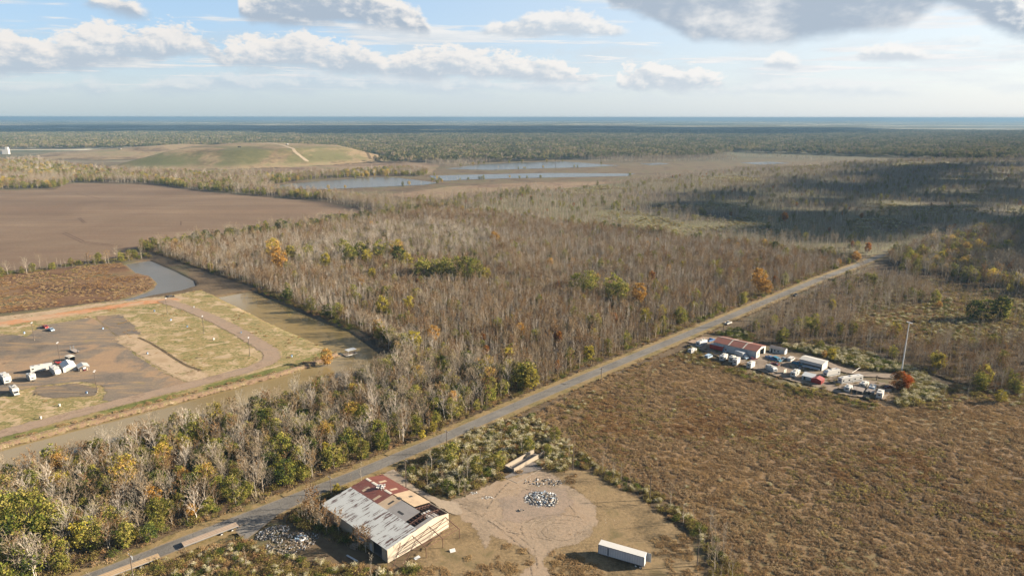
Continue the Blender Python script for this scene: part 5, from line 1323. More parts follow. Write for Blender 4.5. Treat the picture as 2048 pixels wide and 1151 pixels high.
# ---- flatbed trailers parked on the road edge
def deckmat(name, c1, c2):
    m, b = newmat(name); o = b.obj(); x, y, z = b.sep(o)
    st = b.math('SINE', y*8.2)
    n = b.noise(b.vmath('MULTIPLY', o, (.25, 6, 1)), 1.0, 4, .6); n2 = b.noise(o, .8, 4, .6)
    col = b.mix(b.step(st, .55, .9)*.75, b.mix(n, c1, c2), (.15, .105, .07))
    col = b.val(col, b.math('MULTIPLY_ADD', n2, .5, .75))
    return finish(m, b, col, .85, .2)
M['deck'] = deckmat('deck_planks', (.40, .31, .235), (.30, .225, .16))
M['deck_warm'] = deckmat('warm_deck_planks', (.45, .33, .20), (.36, .25, .145))
FLAT = []
def flatbed(a, c, label, deck):
    A, B = Vector(G(*a, 1.45)), Vector(G(*c, 1.45)); v = B-A; Ln = v.length; hd = math.atan2(v.y, v.x); mid = (A+B)/2
    r = empty('flatbed_trailer', (mid.x, mid.y, 0), hd, label, 'trailer', 'empty flatbed trailers parked on the road edge'); h2 = Ln/2
    MB().box(-h2, -1.24, 1.33, h2, 1.24, 1.45).build('deck', M[deck], r)
    k = MB()
    for s in (-1, 1):
        k.box(-h2, s*1.27-.03, 1.27, h2, s*1.27+.03, 1.44)
        k.box(-h2+.5, s*.5-.07, .85, h2-.6, s*.5+.07, 1.32)
    for i in range(12): k.box(-h2+.4+i*(Ln-.9)/11-.04, -1.22, 1.2, -h2+.4+i*(Ln-.9)/11+.04, 1.22, 1.33)
    k.build('frame', M['steel'], r)
    e = MB().box(h2-.06, -1.2, .55, h2+.04, 1.2, .68)
    for s in (-1, 1): e.box(h2-.06, s*.8-.04, .6, h2+.02, s*.8+.04, 1.3)
    e.build('bumper', M['steel'], r)
    for s in (-1, 1):
        lg = MB().tube((-h2+3.2, s*.75, 0), (-h2+3.2, s*.75, 1.3), .07, .07, 6); lg.box(-h2+3.05, s*.75-.15, 0, -h2+3.35, s*.75+.15, .04); lg.build('landing_leg', M['darksteel'], r)
        MB().box(h2-.01, s*1.0-.1, .95, h2+.06, s*1.0+.1, 1.1).build('tail_light', M['red'], r)
    wheels(r, [(h2-x_, s*1.0) for x_ in (1.9, 5.0) for s in (-1, 1)], .52, .5)
    return r
flatbed((366, 1088), (475, 1047), 'grey decked flatbed trailer, the farther one on the road edge', 'deck')
flatbed((186, 1160), (319, 1110), 'warm tan decked flatbed trailer cut by the bottom edge of the photo', 'deck_warm')

# ---- white box trailer in the yard
A, B = Vector(G(1197, 1106, 1.0)), Vector(G(1288, 1132.5, 1.0)); v = B-A; Ln = 13.2; hd = math.atan2(v.y, v.x)
nrm = Vector((-v.y, v.x, 0)).normalized()
mid = (A+B)/2+nrm*1.25
BT = empty('box_trailer', (mid.x, mid.y, 0), hd, 'long white semi box trailer with rear door swung open on the dirt yard', 'trailer')
M['bt'] = corr('ribbed_white_side', (.50, .52, .54), 0, 9.0, .0, dirt=.35, streak=(1, 1, .15))
h2 = Ln/2
MB().box(-h2, -1.25, 1.05, h2, 1.25, 3.95).build('body', M['bt'], BT)
MB().box(-h2+.02, -1.27, 3.95, h2-.02, 1.27, 4.0).build('roof', M['white'], BT)
k = MB()
for s in (-1, 1): k.box(-h2-.02, s*1.25-.03, 3.82, h2+.02, s*1.25+.03, 3.94); k.box(-h2, s*1.25-.03, 1.02, h2, s*1.25+.03, 1.16)
for s in (-1, 1):
    for x_ in (-h2+.03, h2-.03): k.box(x_-.05, s*1.25-.035, 1.1, x_+.05, s*1.25+.035, 3.9)
k.build('frame_rail', M['darksteel'], BT)
MB().box(h2+.01, -1.2, 1.15, h2+.05, 0.0, 3.85).build('door', M['white'], BT)
o = MB().box(h2+.03, 1.28, 1.15, h2+1.25, 1.33, 3.85).build('door', M['greyw'], BT); o['label'] = 'rear door swung wide open'
MB().box(-h2+2.7, -1.275, 1.3, -h2+3.2, -1.26, 3.6).build('side_panel', M['stripe'], BT)
for s in (-1, 1):
    lg = MB().tube((-h2+2.6, s*.8, 0), (-h2+2.6, s*.8, 1.05), .07, .07, 6); lg.box(-h2+2.45, s*.8-.15, 0, -h2+2.75, s*.8+.15, .04); lg.build('landing_leg', M['darksteel'], BT)
MB().box(h2-.1, -1.15, .5, h2, 1.15, .62).build('bumper', M['darksteel'], BT)
MB().box(h2-3.3, -.55, .6, h2-.3, .55, 1.04).build('axle_frame', M['darksteel'], BT)
wheels(BT, [(h2-x_, s*.98) for x_ in (1.0, 2.25) for s in (-1, 1)], .5, .5)

# ---- poles
PMESH = {}
def util_pole(px, py, ht, label, arm=True, trans=False, lean=0.0, rz=.8, guy=None):
    x, y, _ = G(px, py); r = empty('utility_pole', (x, y, 0), rz, label, 'utility pole', 'wooden utility poles along the road')
    MB().tube((0, 0, -.3), (lean*ht, 0, ht), .17, .11, 8).build('pole', M['polewood'], r)
    if arm:
        MB().box(lean*ht-.06, -1.2, ht-.75, lean*ht+.06, 1.2, ht-.6).build('crossarm', M['polewood'], r)
        for yy in (-1.1, -.5, .5, 1.1): MB().tube((lean*ht, yy, ht-.6), (lean*ht, yy, ht-.38), .06, .04, 6).build('insulator', M['greyw'], r)
    if trans: MB().tube((.32, 0, ht-1.9), (.32, 0, ht-.9), .24, .24, 10).build('transformer', M['steel'], r)
    if guy: MB().tube((0, 0, ht*.85), guy, .02, .02, 4).build('guy_wire', M['rust'], r)
    return r
util_pole(894.6, 906.8, 9.5, 'wooden utility pole beside the road above the weedy scrub')
util_pole(813, 976, 11.0, 'thin rusty utility pole at the concrete drive', arm=True)
util_pole(663, 990, 7.0, 'short utility pole left of the rusty roof', arm=True)
util_pole(961.6, 939, 8.0, 'bare wooden pole in the scrub by the round cedar', arm=False)
util_pole(1202.5, 766.6, 7.8, 'utility pole on the meadow verge halfway along the road')
util_pole(1446.5, 670, 8.0, 'utility pole by the white pickup at the scrap yard entrance')
util_pole(269, 1166, 9.0, 'utility pole with transformer in front of the nearer flatbed trailer', trans=True)
util_pole(1395, 1132, 6.5, 'utility pole with a red guy wire in the yard hedge', arm=False, guy=(-7, -5, 0))
util_pole(1300, 1000, 9.0, 'weathered pole among bare saplings at the meadow edge', arm=False)
util_pole(1146, 940, 9.0, 'grey leaning pole behind the overgrown pit', arm=False, lean=.02)
LIGHTP = []
def light_pole(px, py, ht, label, rz=.3):
    x, y, _ = G(px, py); r = empty('light_pole', (x, y, 0), rz, label, 'light pole', 'twin headed light poles on the camping ground')
    if not LIGHTP:
        LIGHTP.append([('base', MB().tube((0, 0, -.1), (0, 0, .6), .28, .28, 8).mesh('base', M['conc'])),
          ('pole', MB().tube((0, 0, .05), (0, 0, 1), .15, .12, 7).mesh('pole', M['polewood'])),
          ('crossarm', MB().box(-.04, -.8, -.1, .04, .8, 0).mesh('crossarm', M['steel'])),
          ('lamp_head', MB().side([(-.2, -.1), (.4, -.22), (.45, -.02), (-.15, .12)], -.25, .25).mesh('lamp_head', M['lampw']))])
    for nm, me in LIGHTP[0]:
        for yy in ((-.75, .75) if nm == 'lamp_head' else (0,)):
            o = bpy.data.objects.new(nm, me); C.objects.link(o); o.parent = r
            if nm == 'pole': o.location = (0, 0, 0); o.scale = (1, 1, ht)
            elif nm == 'crossarm': o.location = (0, 0, ht)
            elif nm == 'lamp_head': o.location = (0, yy, ht)
    return r
for px, py, lb in ((69.4, 681, 'light pole nearest the red truck'), (121, 724, 'light pole behind the white fabric garage'), (195, 785, 'light pole beside the concrete pad and the lone gravel bend'),
                   (335.4, 628, 'light pole at the head of the gravel loop, farthest from the camera'), (408.4, 666.5, 'light pole midway along the straight gravel lane'), (500.5, 712.5, 'light pole at the sharp bend of the gravel loop')):
    light_pole(px, py, 10.2, lb)
x, y, _ = G(1803, 745); TP = empty('floodlight_mast', (x, y, 0), .4, 'tall grey floodlight mast rising behind the round red tree', 'mast')
MB().tube((0, 0, 0), (.4, 0, 25.5), .34, .18, 10).build('pole', M['lampw'], TP)
MB().box(.3, -1.3, 25.2, .5, 1.3, 25.35).build('crossarm', M['steel'], TP)
for yy in (-1.1, -.35, .35, 1.1): MB().obox((.5, yy, 25.6), (.45, .5, .4), Matrix.Rotation(.4, 3, 'Y')).build('lamp_head', M['lampw'], TP)
# hook-up posts on the camping ground
HP = []
for i, (px, py, lb) in enumerate(((309.4, 624, 'nearest the head of the loop'), (375.4, 655, 'on the inner edge of the straight lane'), (206.8, 659, 'beside the grey gravel lot'), (49.4, 668, 'left of the red truck'), (295.5, 709, 'on the sandy strip by the ditch'), (483, 667, 'on the grass near the canal'), (584, 714, 'near the canal tip'),
                      (82.4, 838, 'beside the loop road at the bottom left'), (173.8, 788, 'on the concrete pad'), (388.6, 616, 'on the grass behind the farthest light pole'), (342.4, 641.5, 'in front of the farthest light pole'), (427.9, 680, 'near the middle light pole'), (119.9, 813, 'on the green grass below the pad'))):
    x, y, _ = G(px, py); whitep = i in (7, 9, 11, 12)
    r = empty('hookup_post', (x, y, 0), .4*i, ('white' if whitep else 'blue grey')+' hookup post '+lb, 'hookup post', 'hookup posts on the camping ground')
    MB().box(-.35, -.25, 0, .35, .25, 1.0).build('cabinet', M['white' if whitep else 'paleblue'], r)
    MB().side([(-.4, 1.0), (.4, 1.0), (.3, 1.16), (-.4, 1.2)], -.3, .3).build('lid', M['greyw' if whitep else 'blue'], r)

# ---- camping ground
zc = lambda x, y: (x/5.479, 620+y/5.479)
trailer_camper(*zc(462, 655), zc(375, 690), zc(575, 655), 9.0, 2.5, 2.6, 'long white cargo camper lying behind the fifth wheel', win=1, stripe='greyw', nvent=1, front='box')
trailer_camper(*zc(347, 755), zc(290, 700), zc(395, 775), 6.0, 2.4, 2.4, 'short white camper with a slide out, alone on the grass', slide=1, win=2, hd=hdg(zc(395, 775), zc(290, 700))+math.pi)
trailer_camper(*zc(612, 690), zc(560, 650), zc(640, 720), 11.0, 2.5, 2.7, 'white fifth wheel camper beside the white fabric garage', front='fifth', slide=1, win=3)
trailer_camper(*zc(62, 775), zc(0, 690), zc(105, 820), 10.5, 2.5, 2.9, 'tall white fifth wheel camper with dark front window at the left edge', front='round', slide=2, win=3)
motorhome(*zc(165, 905), hdg(zc(105, 850), zc(205, 955)), 8.0, 'white motorhome with overhanging cab at the left edge of the lot')
car(*zc(500, 192), hdg(zc(470, 180), zc(590, 235)), 'red pickup truck parked behind the silver one on the gravel', body='red')
car(*zc(565, 222), hdg(zc(470, 180), zc(590, 235)), 'silver blue pickup truck in front of the red one', body='paleblue')
# gooseneck trailer with ramps up
a_, c_ = G(*zc(775, 420), .8), G(*zc(868, 468), .8)
gt = empty('equipment_trailer', ((a_[0]+c_[0])/2, (a_[1]+c_[1])/2, 0), math.atan2(c_[1]-a_[1], c_[0]-a_[0]), 'flat equipment trailer with its dark ramps raised on the gravel', 'trailer')
MB().box(-3.2, -1.2, .7, 3.2, 1.2, .82).build('deck', M['tanroof'], gt)
k = MB().box(-3.2, -1.25, .5, 3.2, -1.2, .8); k.box(-3.2, 1.2, .5, 3.2, 1.25, .8); k.box(3.2, -.2, .6, 5.0, .2, .8); k.box(4.2, -.15, .6, 4.5, .15, 2.0); k.build('frame', M['darksteel'], gt)
for yy in (-.7, .7): MB().obox((-3.3, yy, 1.7), (.12, .7, 1.9), Matrix.Rotation(-.15, 3, 'Y')).build('ramp', M['darksteel'], gt)
wheels(gt, [(-1.2, -1.1), (-.2, -1.1), (-1.2, 1.1), (-.2, 1.1)], .36, .25)
# dark kiosk
x, y, _ = G(*zc(775, 555)); ks = empty('cargo_kiosk', (x, y, 0), -.55, 'small dark open sided kiosk with a beige roof', 'kiosk')
MB().box(-1.9, -1.4, 0, 1.9, 1.4, .25).build('floor', M['darksteel'], ks)
MB().box(-2.0, 1.25, .25, 2.0, 1.4, 2.4).build('wall', M['black'], ks); MB().box(-2.0, -1.4, .25, -1.85, 1.25, 2.4).build('wall', M['black'], ks)
k = MB()
for px_, py_ in ((1.9, -1.35), (0, -1.35), (-1.8, -1.38)): k.box(px_-.06, py_-.06, .25, px_+.06, py_+.06, 2.4)
k.build('post', M['greyw'], ks); MB().profile([(-1.6, 2.4), (1.6, 2.4), (1.6, 2.5), (0, 2.75), (-1.6, 2.5)], -2.1, 2.1).build('roof', M['cream'], ks)
# red tractor
x, y, _ = G(*zc(640, 598)); rt = empty('tractor', (x, y, 0), .5, 'red tractor half hidden behind the white fabric garage', 'tractor')
MB().side([(-.4, .7), (1.5, .6), (1.5, 1.25), (.2, 1.4), (-.4, 1.4)], -.4, .4).build('hood', M['red'], rt)
MB().side([(-1.4, .6), (-.4, .6), (-.4, 1.5), (-1.2, 1.6)], -.6, .6).build('body', M['red'], rt)
k = MB()
for yy in (-.55, .55): k.bar((-1.3, yy, 1.5), (-1.3, yy, 2.4), .08, .08)
k.bar((-1.3, -.55, 2.4), (-1.3, .55, 2.4), .08, .08); k.build('roll_bar', M['black'], rt)
for sx, r_ in ((1.1, .45), (-1.0, .75)):
    for yy in (-.8, .8): MB().wheel(sx, yy, r_, r_, .4).build('wheel', M['black'], rt)
# white fabric garage and grey carport
hd = hdg(zc(720, 725), zc(865, 695))
x, y, _ = G(*zc(755, 650), 0); fg = empty('fabric_garage', (x, y, 0), hd+math.pi/2, 'white gabled fabric garage between fifth wheel and carport', 'garage')
prof = [(-2.75, 0), (2.75, 0), (2.75, 2.5), (0, 3.8), (-2.75, 2.5)]
MB().profile(prof, -4.4, 4.4).build('cover', M['fabric'], fg)
k = MB()
for s in (-1, 1):
    v0, v1 = Vector((0, s*2.85, 2.49)), Vector((0, 0, 3.86))
    k.add([(-4.5, s*2.85, 2.46), (4.5, s*2.85, 2.46), (4.5, 0, 3.84), (-4.5, 0, 3.84), (-4.5, s*2.85, 2.52), (4.5, s*2.85, 2.52), (4.5, 0, 3.9), (-4.5, 0, 3.9)], [(0, 1, 2, 3), (7, 6, 5, 4), (0, 4, 5, 1), (1, 5, 6, 2), (3, 7, 4, 0)])
k.build('roof', M['fabric'], fg); MB().box(-4.43, -1.6, 0, -4.405, 1.6, 2.3).build('door', M['cream'], fg)
x, y, _ = G(*zc(915, 655)); cp = empty('carport', (x, y, 0), hd+math.pi/2, 'grey metal carport crammed with belongings beside the white garage', 'carport')
k = MB()
for sx in (-2.8, 0, 2.8):
    for sy in (-2.2, 2.2): k.box(sx-.05, sy-.05, 0, sx+.05, sy+.05, 2.2)
k.build('post', M['steel'], cp)
MB().profile([(-2.5, 2.15), (-2.4, 2.15), (0, 2.95), (2.4, 2.15), (2.5, 2.15), (2.5, 2.25), (0, 3.05), (-2.5, 2.25)], -3.1, 3.1).build('roof', corr('grey_carport_sheet', (.40, .40, .38), 0, 14), cp)
st_ = []
for i, (cx_, cy__, sx, sy, sz, mt, nm) in enumerate(((-2.0, 1.2, 1.1, .9, 1.2, 'wood', 'crate'), (-2.3, -.2, .9, 1.0, .8, 'maroon', 'crate'), (-2.2, -1.4, .8, .8, 1.3, 'tan', 'crate'), (-.6, 1.0, 1.4, 1.2, 1.0, 'blue', 'crate'), (.9, -.6, 1.6, 1.2, .9, 'greyw', 'crate'))):
    p_ = Matrix.Rotation(hd+math.pi/2, 3, 'Z') @ Vector((cx_, cy__, 0))
    m_ = MB().box(-sx/2, -sy/2, 0, sx/2, sy/2, sz); m_.box(-sx/2-.04, -sy/2-.04, sz, sx/2+.04, sy/2+.04, sz+.08); m_.box(-sx/2-.03, -.05, .1, sx/2+.03, .05, sz)
    tag(m_.build(nm, M[mt], None, (x+p_.x, y+p_.y, 0), hd+.1*i), ('brown wooden', 'dark red', 'tan', 'blue', 'pale grey')[i]+' crate stored under the grey carport', 'crate')
tag(MB().box(-3.4, -1.0, 0, 3.4, 1.0, .14).build('concrete_pad', M['pad'], None, G(*zc(990, 885)), hd), 'long orange tan concrete pad by the light pole', 'concrete pad')
tag(MB().add([(-4, -1.8, 0), (3.6, -2.0, 0), (4.4, 1.2, 0), (-2.5, 2.1, 0), (-4, -1.8, .1), (3.6, -2.0, .1), (4.4, 1.2, .1), (-2.5, 2.1, .1)], [(4, 5, 6, 7), (0, 1, 5, 4), (1, 2, 6, 5), (2, 3, 7, 6), (3, 0, 4, 7)]).build('concrete_pad', M['pad'], None, G(*zc(865, 725)), hd), 'irregular tan slab in front of the fabric garage and carport', 'concrete pad')
# scrap by the channel, culvert and floating dock
x, y, _ = G(340, 594); sh = MB(); rr = random.Random(9)
for i in range(14): sh.obox((rr.gauss(0, 2.4), rr.gauss(0, .8), rr.uniform(.2, .8)), (rr.uniform(.8, 2.4), rr.uniform(.5, 1.2), rr.uniform(.4, 1.0)), Matrix.Rotation(rr.uniform(0, 3), 3, 'Z') @ Matrix.Rotation(rr.gauss(0, .3), 3, 'X'))
tag(sh.build('scrap_heap', M['darksteel'], None, (x, y, 0), -.2), 'dark heap of scrap beside the channel at the head of the loop', 'scrap heap')
x, y, _ = G(447, 774, -.3); cv = empty('culvert', (x, y, 0), math.atan2(bank_low[6][1]-bank_low[5][1], bank_low[6][0]-bank_low[5][0]), 'four black culvert pipes poking out of the canal bank', 'culvert')
for i in range(4): MB().tube((-1.8+i*1.2, 1.4, -.2), (-1.8+i*1.2, -1.6, -.55), .46, .46, 10).build('pipe', M['black'], cv)
x, y, _ = G(700, 708, -.8); dk = empty('floating_dock', (x, y, -.85), .75, 'small floating dock with a pale flat roof in the canal', 'dock')
MB().box(-3.6, -1.7, .35, 3.6, 1.7, .5).build('deck', M['wood'], dk)
for s in (-1, 1): MB().tube((-3.5, s*1.3, .12), (3.5, s*1.3, .12), .33, .33, 8).build('float', M['greyw'], dk)
k = MB()
for sx in (-1.6, 2.6):
    for sy in (-1.4, 1.4): k.box(sx-.05, sy-.05, .5, sx+.05, sy+.05, 2.5)
k.build('post', M['steel'], dk); MB().box(-2.0, -1.75, 2.5, 3.2, 1.75, 2.62).build('roof', M['greyw'], dk)
# ---- the dirt yard: pit, slab, rubble
def wobj(mb, name, mat, a, label, cat, rz=0.0, kind=None):
    x, y, _ = G(*a); return tag(mb.build(name, mat, None, (x, y, 0), rz), label, cat, kind=kind)
a_, c_ = G(1028, 944), G(1090, 908); hd = math.atan2(c_[1]-a_[1], c_[0]-a_[0]); Lp = math.hypot(c_[0]-a_[0], c_[1]-a_[1])
pt = empty('loading_pit', (a_[0], a_[1], 0), hd, 'roofless concrete trough of two long low walls, overgrown at its far end', 'concrete pit')
MB().box(0, -.2, 0, Lp, .2, 1.5).build('wall', M['conc'], pt); MB().box(-.3, 3.6, 0, Lp*.9, 4.0, 1.5).build('wall', M['conc'], pt)
MB().box(-.25, .2, 0, .1, 3.6, 1.3).build('wall', M['conc_dark'], pt); MB().box(.1, .2, 0, Lp*.9, 3.6, .07).build('floor', M['conc_dark'], pt)
b_ = G(1035, 966); 
cs = empty('concrete_slab', (b_[0], b_[1], 0), hd, 'old concrete slab with a raised kerb in front of the pit', 'concrete slab')
MB().box(0, 0, 0, 15, 6.0, .12).build('slab', M['conc_dark'], cs); k = MB().box(-.3, -.3, 0, 0, 6.3, .35); k.box(0, -.3, 0, 15, 0, .3); k.build('kerb', M['conc'], cs)
q = [Vector(G(*p)) for p in ((1012, 1035), (1071, 1040), (1078, 1012), (1024, 1004))]
ex = (q[1]-q[0]); hd2 = math.atan2(ex.y, ex.x); wx = ex.length; wy = (q[3]-q[0]).length
fo = empty('house_slab', q[0], hd2, 'square concrete foundation with a low kerb and a tuft of junk in its middle', 'foundation')
MB().box(0, 0, 0, wx, wy, .08).build('slab', M['conc'], fo)
k = MB().box(-.25, -.25, 0, wx+.25, 0, .26); k.box(-.25, wy, 0, wx+.25, wy+.25, .26); k.box(-.25, 0, 0, 0, wy, .26); k.box(wx, 0, 0, wx+.25, wy, .26); k.build('kerb', M['conc'], fo)
def rubble(px, py, rx, ry, n, hmax, label, cols, seed, smin=.2, smax=1.1, rz=0.0):
    rr = random.Random(seed); m = MB()
    for i in range(n):
        a = rr.uniform(0, 6.28); k = math.sqrt(rr.random()); x, y = math.cos(a)*k*rx, math.sin(a)*k*ry
        z = hmax*(1-k*k)*rr.random()
        m.obox((x, y, z+.1), (rr.uniform(smin, smax), rr.uniform(smin, smax)*.7, rr.uniform(.03, .35)), Matrix.Rotation(rr.uniform(0, 3), 3, 'Z') @ Matrix.Rotation(rr.gauss(0, .5), 3, 'X') @ Matrix.Rotation(rr.gauss(0, .4), 3, 'Y'), rr.choice(cols))
    x, y, _ = G(px, py)
    return tag(m.build('rubble', [M[c] for c in ('white', 'greyw', 'stripe', 'tan', 'conc', 'darksteel', 'paleblue', 'wood', 'conc_dark')], None, (x, y, 0), rz), label, 'rubble', kind='stuff')
rubble(1083, 998, 5.8, 5.2, 900, .9, 'large heap of white and grey rubbish on the dirt yard', (0, 0, 1, 1, 1, 2, 3, 4, 5, 5, 6, 7, 8), 1, .12, .8)
rubble(1100, 1006, 3.0, 2.5, 120, 1.0, 'lower end of the rubbish heap with boards', (0, 0, 1, 3, 4, 5), 2)
rubble(1090, 965, 8.0, 3.2, 230, .5, 'low rubble spread behind the heap', (3, 4, 4, 7, 8, 1, 5), 3, .15, .8)
rubble(975, 996, 2.4, 1.0, 60, .3, 'small scatter of white rubbish at the cedar side of the yard', (0, 0, 1, 5), 4, .1, .6)
rubble(950, 987, 2.0, 1.0, 40, .3, 'small scatter of rubbish by the weed edge', (0, 1, 4), 5, .1, .5)
rubble(546, 1065, 5.0, 3.2, 420, .7, 'spill of white and grey litter at the road edge', (1, 4, 1, 4, 2, 8, 3, 8, 5, 8, 0), 6, .10, .5, .6)
rubble(585, 1085, 7.5, 5.5, 520, .35, 'grey rubble spread left of the warehouse', (1, 2, 4, 8, 8, 7, 5, 8, 3), 7, .1, .45, .5)
rubble(602, 1077, 2.0, 1.6, 60, .8, 'blue and white junk in the shade by the warehouse', (6, 6, 0, 5), 8, .3, 1.0)
rubble(716, 1092, 2.2, 1.2, 60, .9, 'pile of yellow brown pallets beside the roller door', (3, 3, 7), 9, .5, 1.3)
rubble(1042, 1022, 1.6, .7, 40, .5, 'junk on the middle of the house foundation', (4, 5, 0, 3), 10, .2, .6)
rubble(1240, 1040, 9, 5, 30, .1, 'a few pale scraps strewn over the golden grass', (0, 1, 4), 11, .1, .45)
wobj(MB().obox((0, 0, .1), (4.6, .5, .12), 0), 'beam', M['greyw'], (705, 1116), 'long pale beam lying in the shade of the warehouse', 'beam', -.65)
wobj(MB().obox((0, 0, .5), (1.6, 1.1, .06), Matrix.Rotation(.5, 3, 'X')), 'metal_sheet', M['white'], (906, 1103), 'bent white sheet in the grass below the steel frame', 'metal sheet', .4)
wobj(MB().obox((0, 0, .3), (1.8, 1.4, .05), Matrix.Rotation(.2, 3, 'X')), 'metal_sheet', M['greyw'], (836, 1117), 'grey sheet in the weeds by the warehouse corner', 'metal sheet', .8)

# ---- scrap yard on the right
ORI = math.atan2(-15.43, 17.47)
sp = empty('workshop', (107.5, 345.9, 0), ORI, 'long white workshop with rust red roof in three bays', 'workshop')
Lw, Ww = 23.3, 12.2
M['sh_wall'] = corr('white_wall_sheet', (.46, .48, .49), 0, 14, .0, dirt=.3)
M['sh_wall_y'] = corr('white_gable_sheet', (.55, .53, .48), 1, 14, .0, dirt=.2)
M['sh_roof'] = corr('red_rust_roof', (.205, .075, .045), 0, 13, .14, (.32, .20, .14), (1.5, .4, 1), 1.2, .5)
MB().box(0, 0, -.2, Lw, .15, 4.45).build('wall', M['sh_wall'], sp); MB().box(0, Ww-.15, -.2, Lw, Ww, 4.45).build('wall', M['sh_wall'], sp)
gp = [(.15, -.2), (Ww-.15, -.2), (Ww-.15, 4.45), (Ww/2, 5.75), (.15, 4.45)]
MB().profile(gp, 0, .15).build('wall', M['sh_wall_y'], sp)
MB().profile([(.15, -.2), (4.6, -.2), (4.6, 4.0), (10.2, 4.0), (10.2, -.2), (Ww-.15, -.2), (Ww-.15, 4.45), (Ww/2, 5.75), (.15, 4.45)], Lw-.15, Lw).build('wall', M['sh_wall_y'], sp)
MB().box(.15, .15, -.05, Lw-.15, Ww-.15, .05).build('floor', M['conc_dark'], sp)
MB().box(Lw-.005, 2.0, 1.6, Lw+.03, 2.9, 2.6).build('window', M['glass'], sp)
k = MB(); 
for s, y0 in ((1, -.3), (-1, Ww+.3)):
    for x0, x1 in ((-.3, 8.0), (8.5, 15.8), (16.3, Lw+.3)):
        p = [(x0, y0, 4.42), (x1, y0, 4.42), (x1, Ww/2, 5.82), (x0, Ww/2, 5.82)]
        if s < 0: p = p[::-1]
        k.add(p+[(a, c_, z-.08) for a, c_, z in p], [(0, 1, 2, 3), (7, 6, 5, 4), (0, 4, 5, 1), (1, 5, 6, 2), (2, 6, 7, 3), (3, 7, 4, 0)])
k.build('roof', M['sh_roof'], sp)
for x0, x1 in ((8.0, 8.5), (15.8, 16.3)):
    k = MB()
    for y0 in (-.32, Ww+.32):
        p = [(x0, y0, 4.47), (x1, y0, 4.47), (x1, Ww/2, 5.88), (x0, Ww/2, 5.88)]
        if y0 > 0: p = p[::-1]
        k.add(p+[(a, c_, z-.12) for a, c_, z in p], [(0, 1, 2, 3), (7, 6, 5, 4), (0, 4, 5, 1), (1, 5, 6, 2), (2, 6, 7, 3), (3, 7, 4, 0)])
    k.build('roof_seam', M['cream'], sp)
MB().box(-.3, Ww/2-.2, 5.79, 16.4, Ww/2+.2, 5.9).build('ridge_cap', M['cream'], sp)
za = lambda x, y: (1360+x/8.855, 650+y/8.855)
zb = lambda x, y: (1560+x/7.314, 680+y/7.314)
def shed(px, py, hd, Ln, Wd, ht, label, wall, roof, name='shed', door='glass', win=2, mono=False):
    x, y, _ = G(px, py, 0); r = empty(name, (x, y, 0), hd, label, 'shed'); a, c = Ln/2, Wd/2
    if mono: pr = [(-c, -.1), (c, -.1), (c, ht+.5), (-c, ht)]
    else: pr = [(-c, -.1), (c, -.1), (c, ht), (0, ht+.75), (-c, ht)]
    MB().profile(pr, -a, a).build('wall', M[wall], r)
    k = MB()
    if mono: quads = [((-c-.2, ht+.01), (c+.2, ht+.56))]
    else: quads = [((-c-.2, ht-.04), (0, ht+.82)), ((c+.2, ht-.04), (0, ht+.82))]
    for (y0, z0), (y1, z1) in quads:
        p = [(-a-.2, y0, z0), (a+.2, y0, z0), (a+.2, y1, z1), (-a-.2, y1, z1)]
        k.add(p+[(u, v, z+.08) for u, v, z in p], [(0, 1, 2, 3), (7, 6, 5, 4), (0, 4, 5, 1), (1, 5, 6, 2), (2, 6, 7, 3), (3, 7, 4, 0)])
    k.build('roof', M[roof], r)
    MB().box(-a+.8, -c-.04, 0, -a+1.7, -c-.005, 2.0).build('door', M[door], r)
    for i in range(win): MB().box(-a+2.4+i*1.8, -c-.03, 1.0, -a+3.2+i*1.8, -c-.005, 1.7).build('window', M['glass'], r)
    return r
shed(*za(1740, 480), ORI, 8.0, 3.6, 2.5, 'low grey site office behind the workshop', 'greyw', 'tanroof', 'site_office')
bt_ = box_truck(*za(690, 440), hdg(za(590, 420), za(880, 490)), 'dark red box truck with blue grey cab along the workshop wall', 'red', 'paleblue', 9.5, 2.3, 'maroon')
box_truck(*za(1095, 560), hdg(za(985, 520), za(1230, 610)), 'small pale box truck nosing right beside the workshop', 'greyw', 'paleblue', 7.4, 2.3)
trailer_camper(*za(385, 340), za(310, 370), za(470, 300), 8.0, 2.4, 2.5, 'white camper nearest the road at the scrap yard', body='greyw', win=1, stripe='greyw')
trailer_camper(*za(220, 465), za(170, 490), za(290, 440), 5.4, 2.2, 1.9, 'small low white camper at the brushy road corner', win=2, nvent=1)
car(*za(545, 270), hdg(za(500, 285), za(590, 255)), 'blue pickup in the shade of the workshop end', body='blue')
car(*za(510, 565), hdg(za(450, 590), za(570, 530)), 'blue and white van with red roof facing the meadow', 'van', 'paleblue', 5.2, 'van')
trailer_camper(*za(775, 590), za(730, 640), za(850, 545), 6.4, 2.3, 2.3, 'white camper in front of the pale box truck', win=2)
trailer_camper(*za(925, 625), za(890, 660), za(980, 570), 5.0, 2.2, 2.6, 'cream camper standing close to a taller white one', body='cream', win=1, nvent=1)
trailer_camper(*za(1000, 670), za(950, 700), za(1050, 610), 5.4, 2.2, 2.8, 'tall bright white camper at the meadow edge', win=0, nvent=1, front='box')
trailer_camper(*za(1255, 730), za(1190, 760), za(1320, 690), 4.6, 2.3, 2.6, 'short boxy white camper alone at the meadow edge', win=0, nvent=1, front='box', stripe='white')
car(*za(1290, 600), .4, 'dark car parked tight at the workshop corner', 'sedan', 'maroon', 4.6, 'car')
car(*za(1600, 585), hdg(za(1530, 560), za(1680, 630)), 'blue pickup beside the open workshop door', body='blue')
car(*za(1725, 620), hdg(za(1680, 600), za(1770, 640)), 'teal van behind the workshop', 'van', 'tealb', 4.8, 'van')
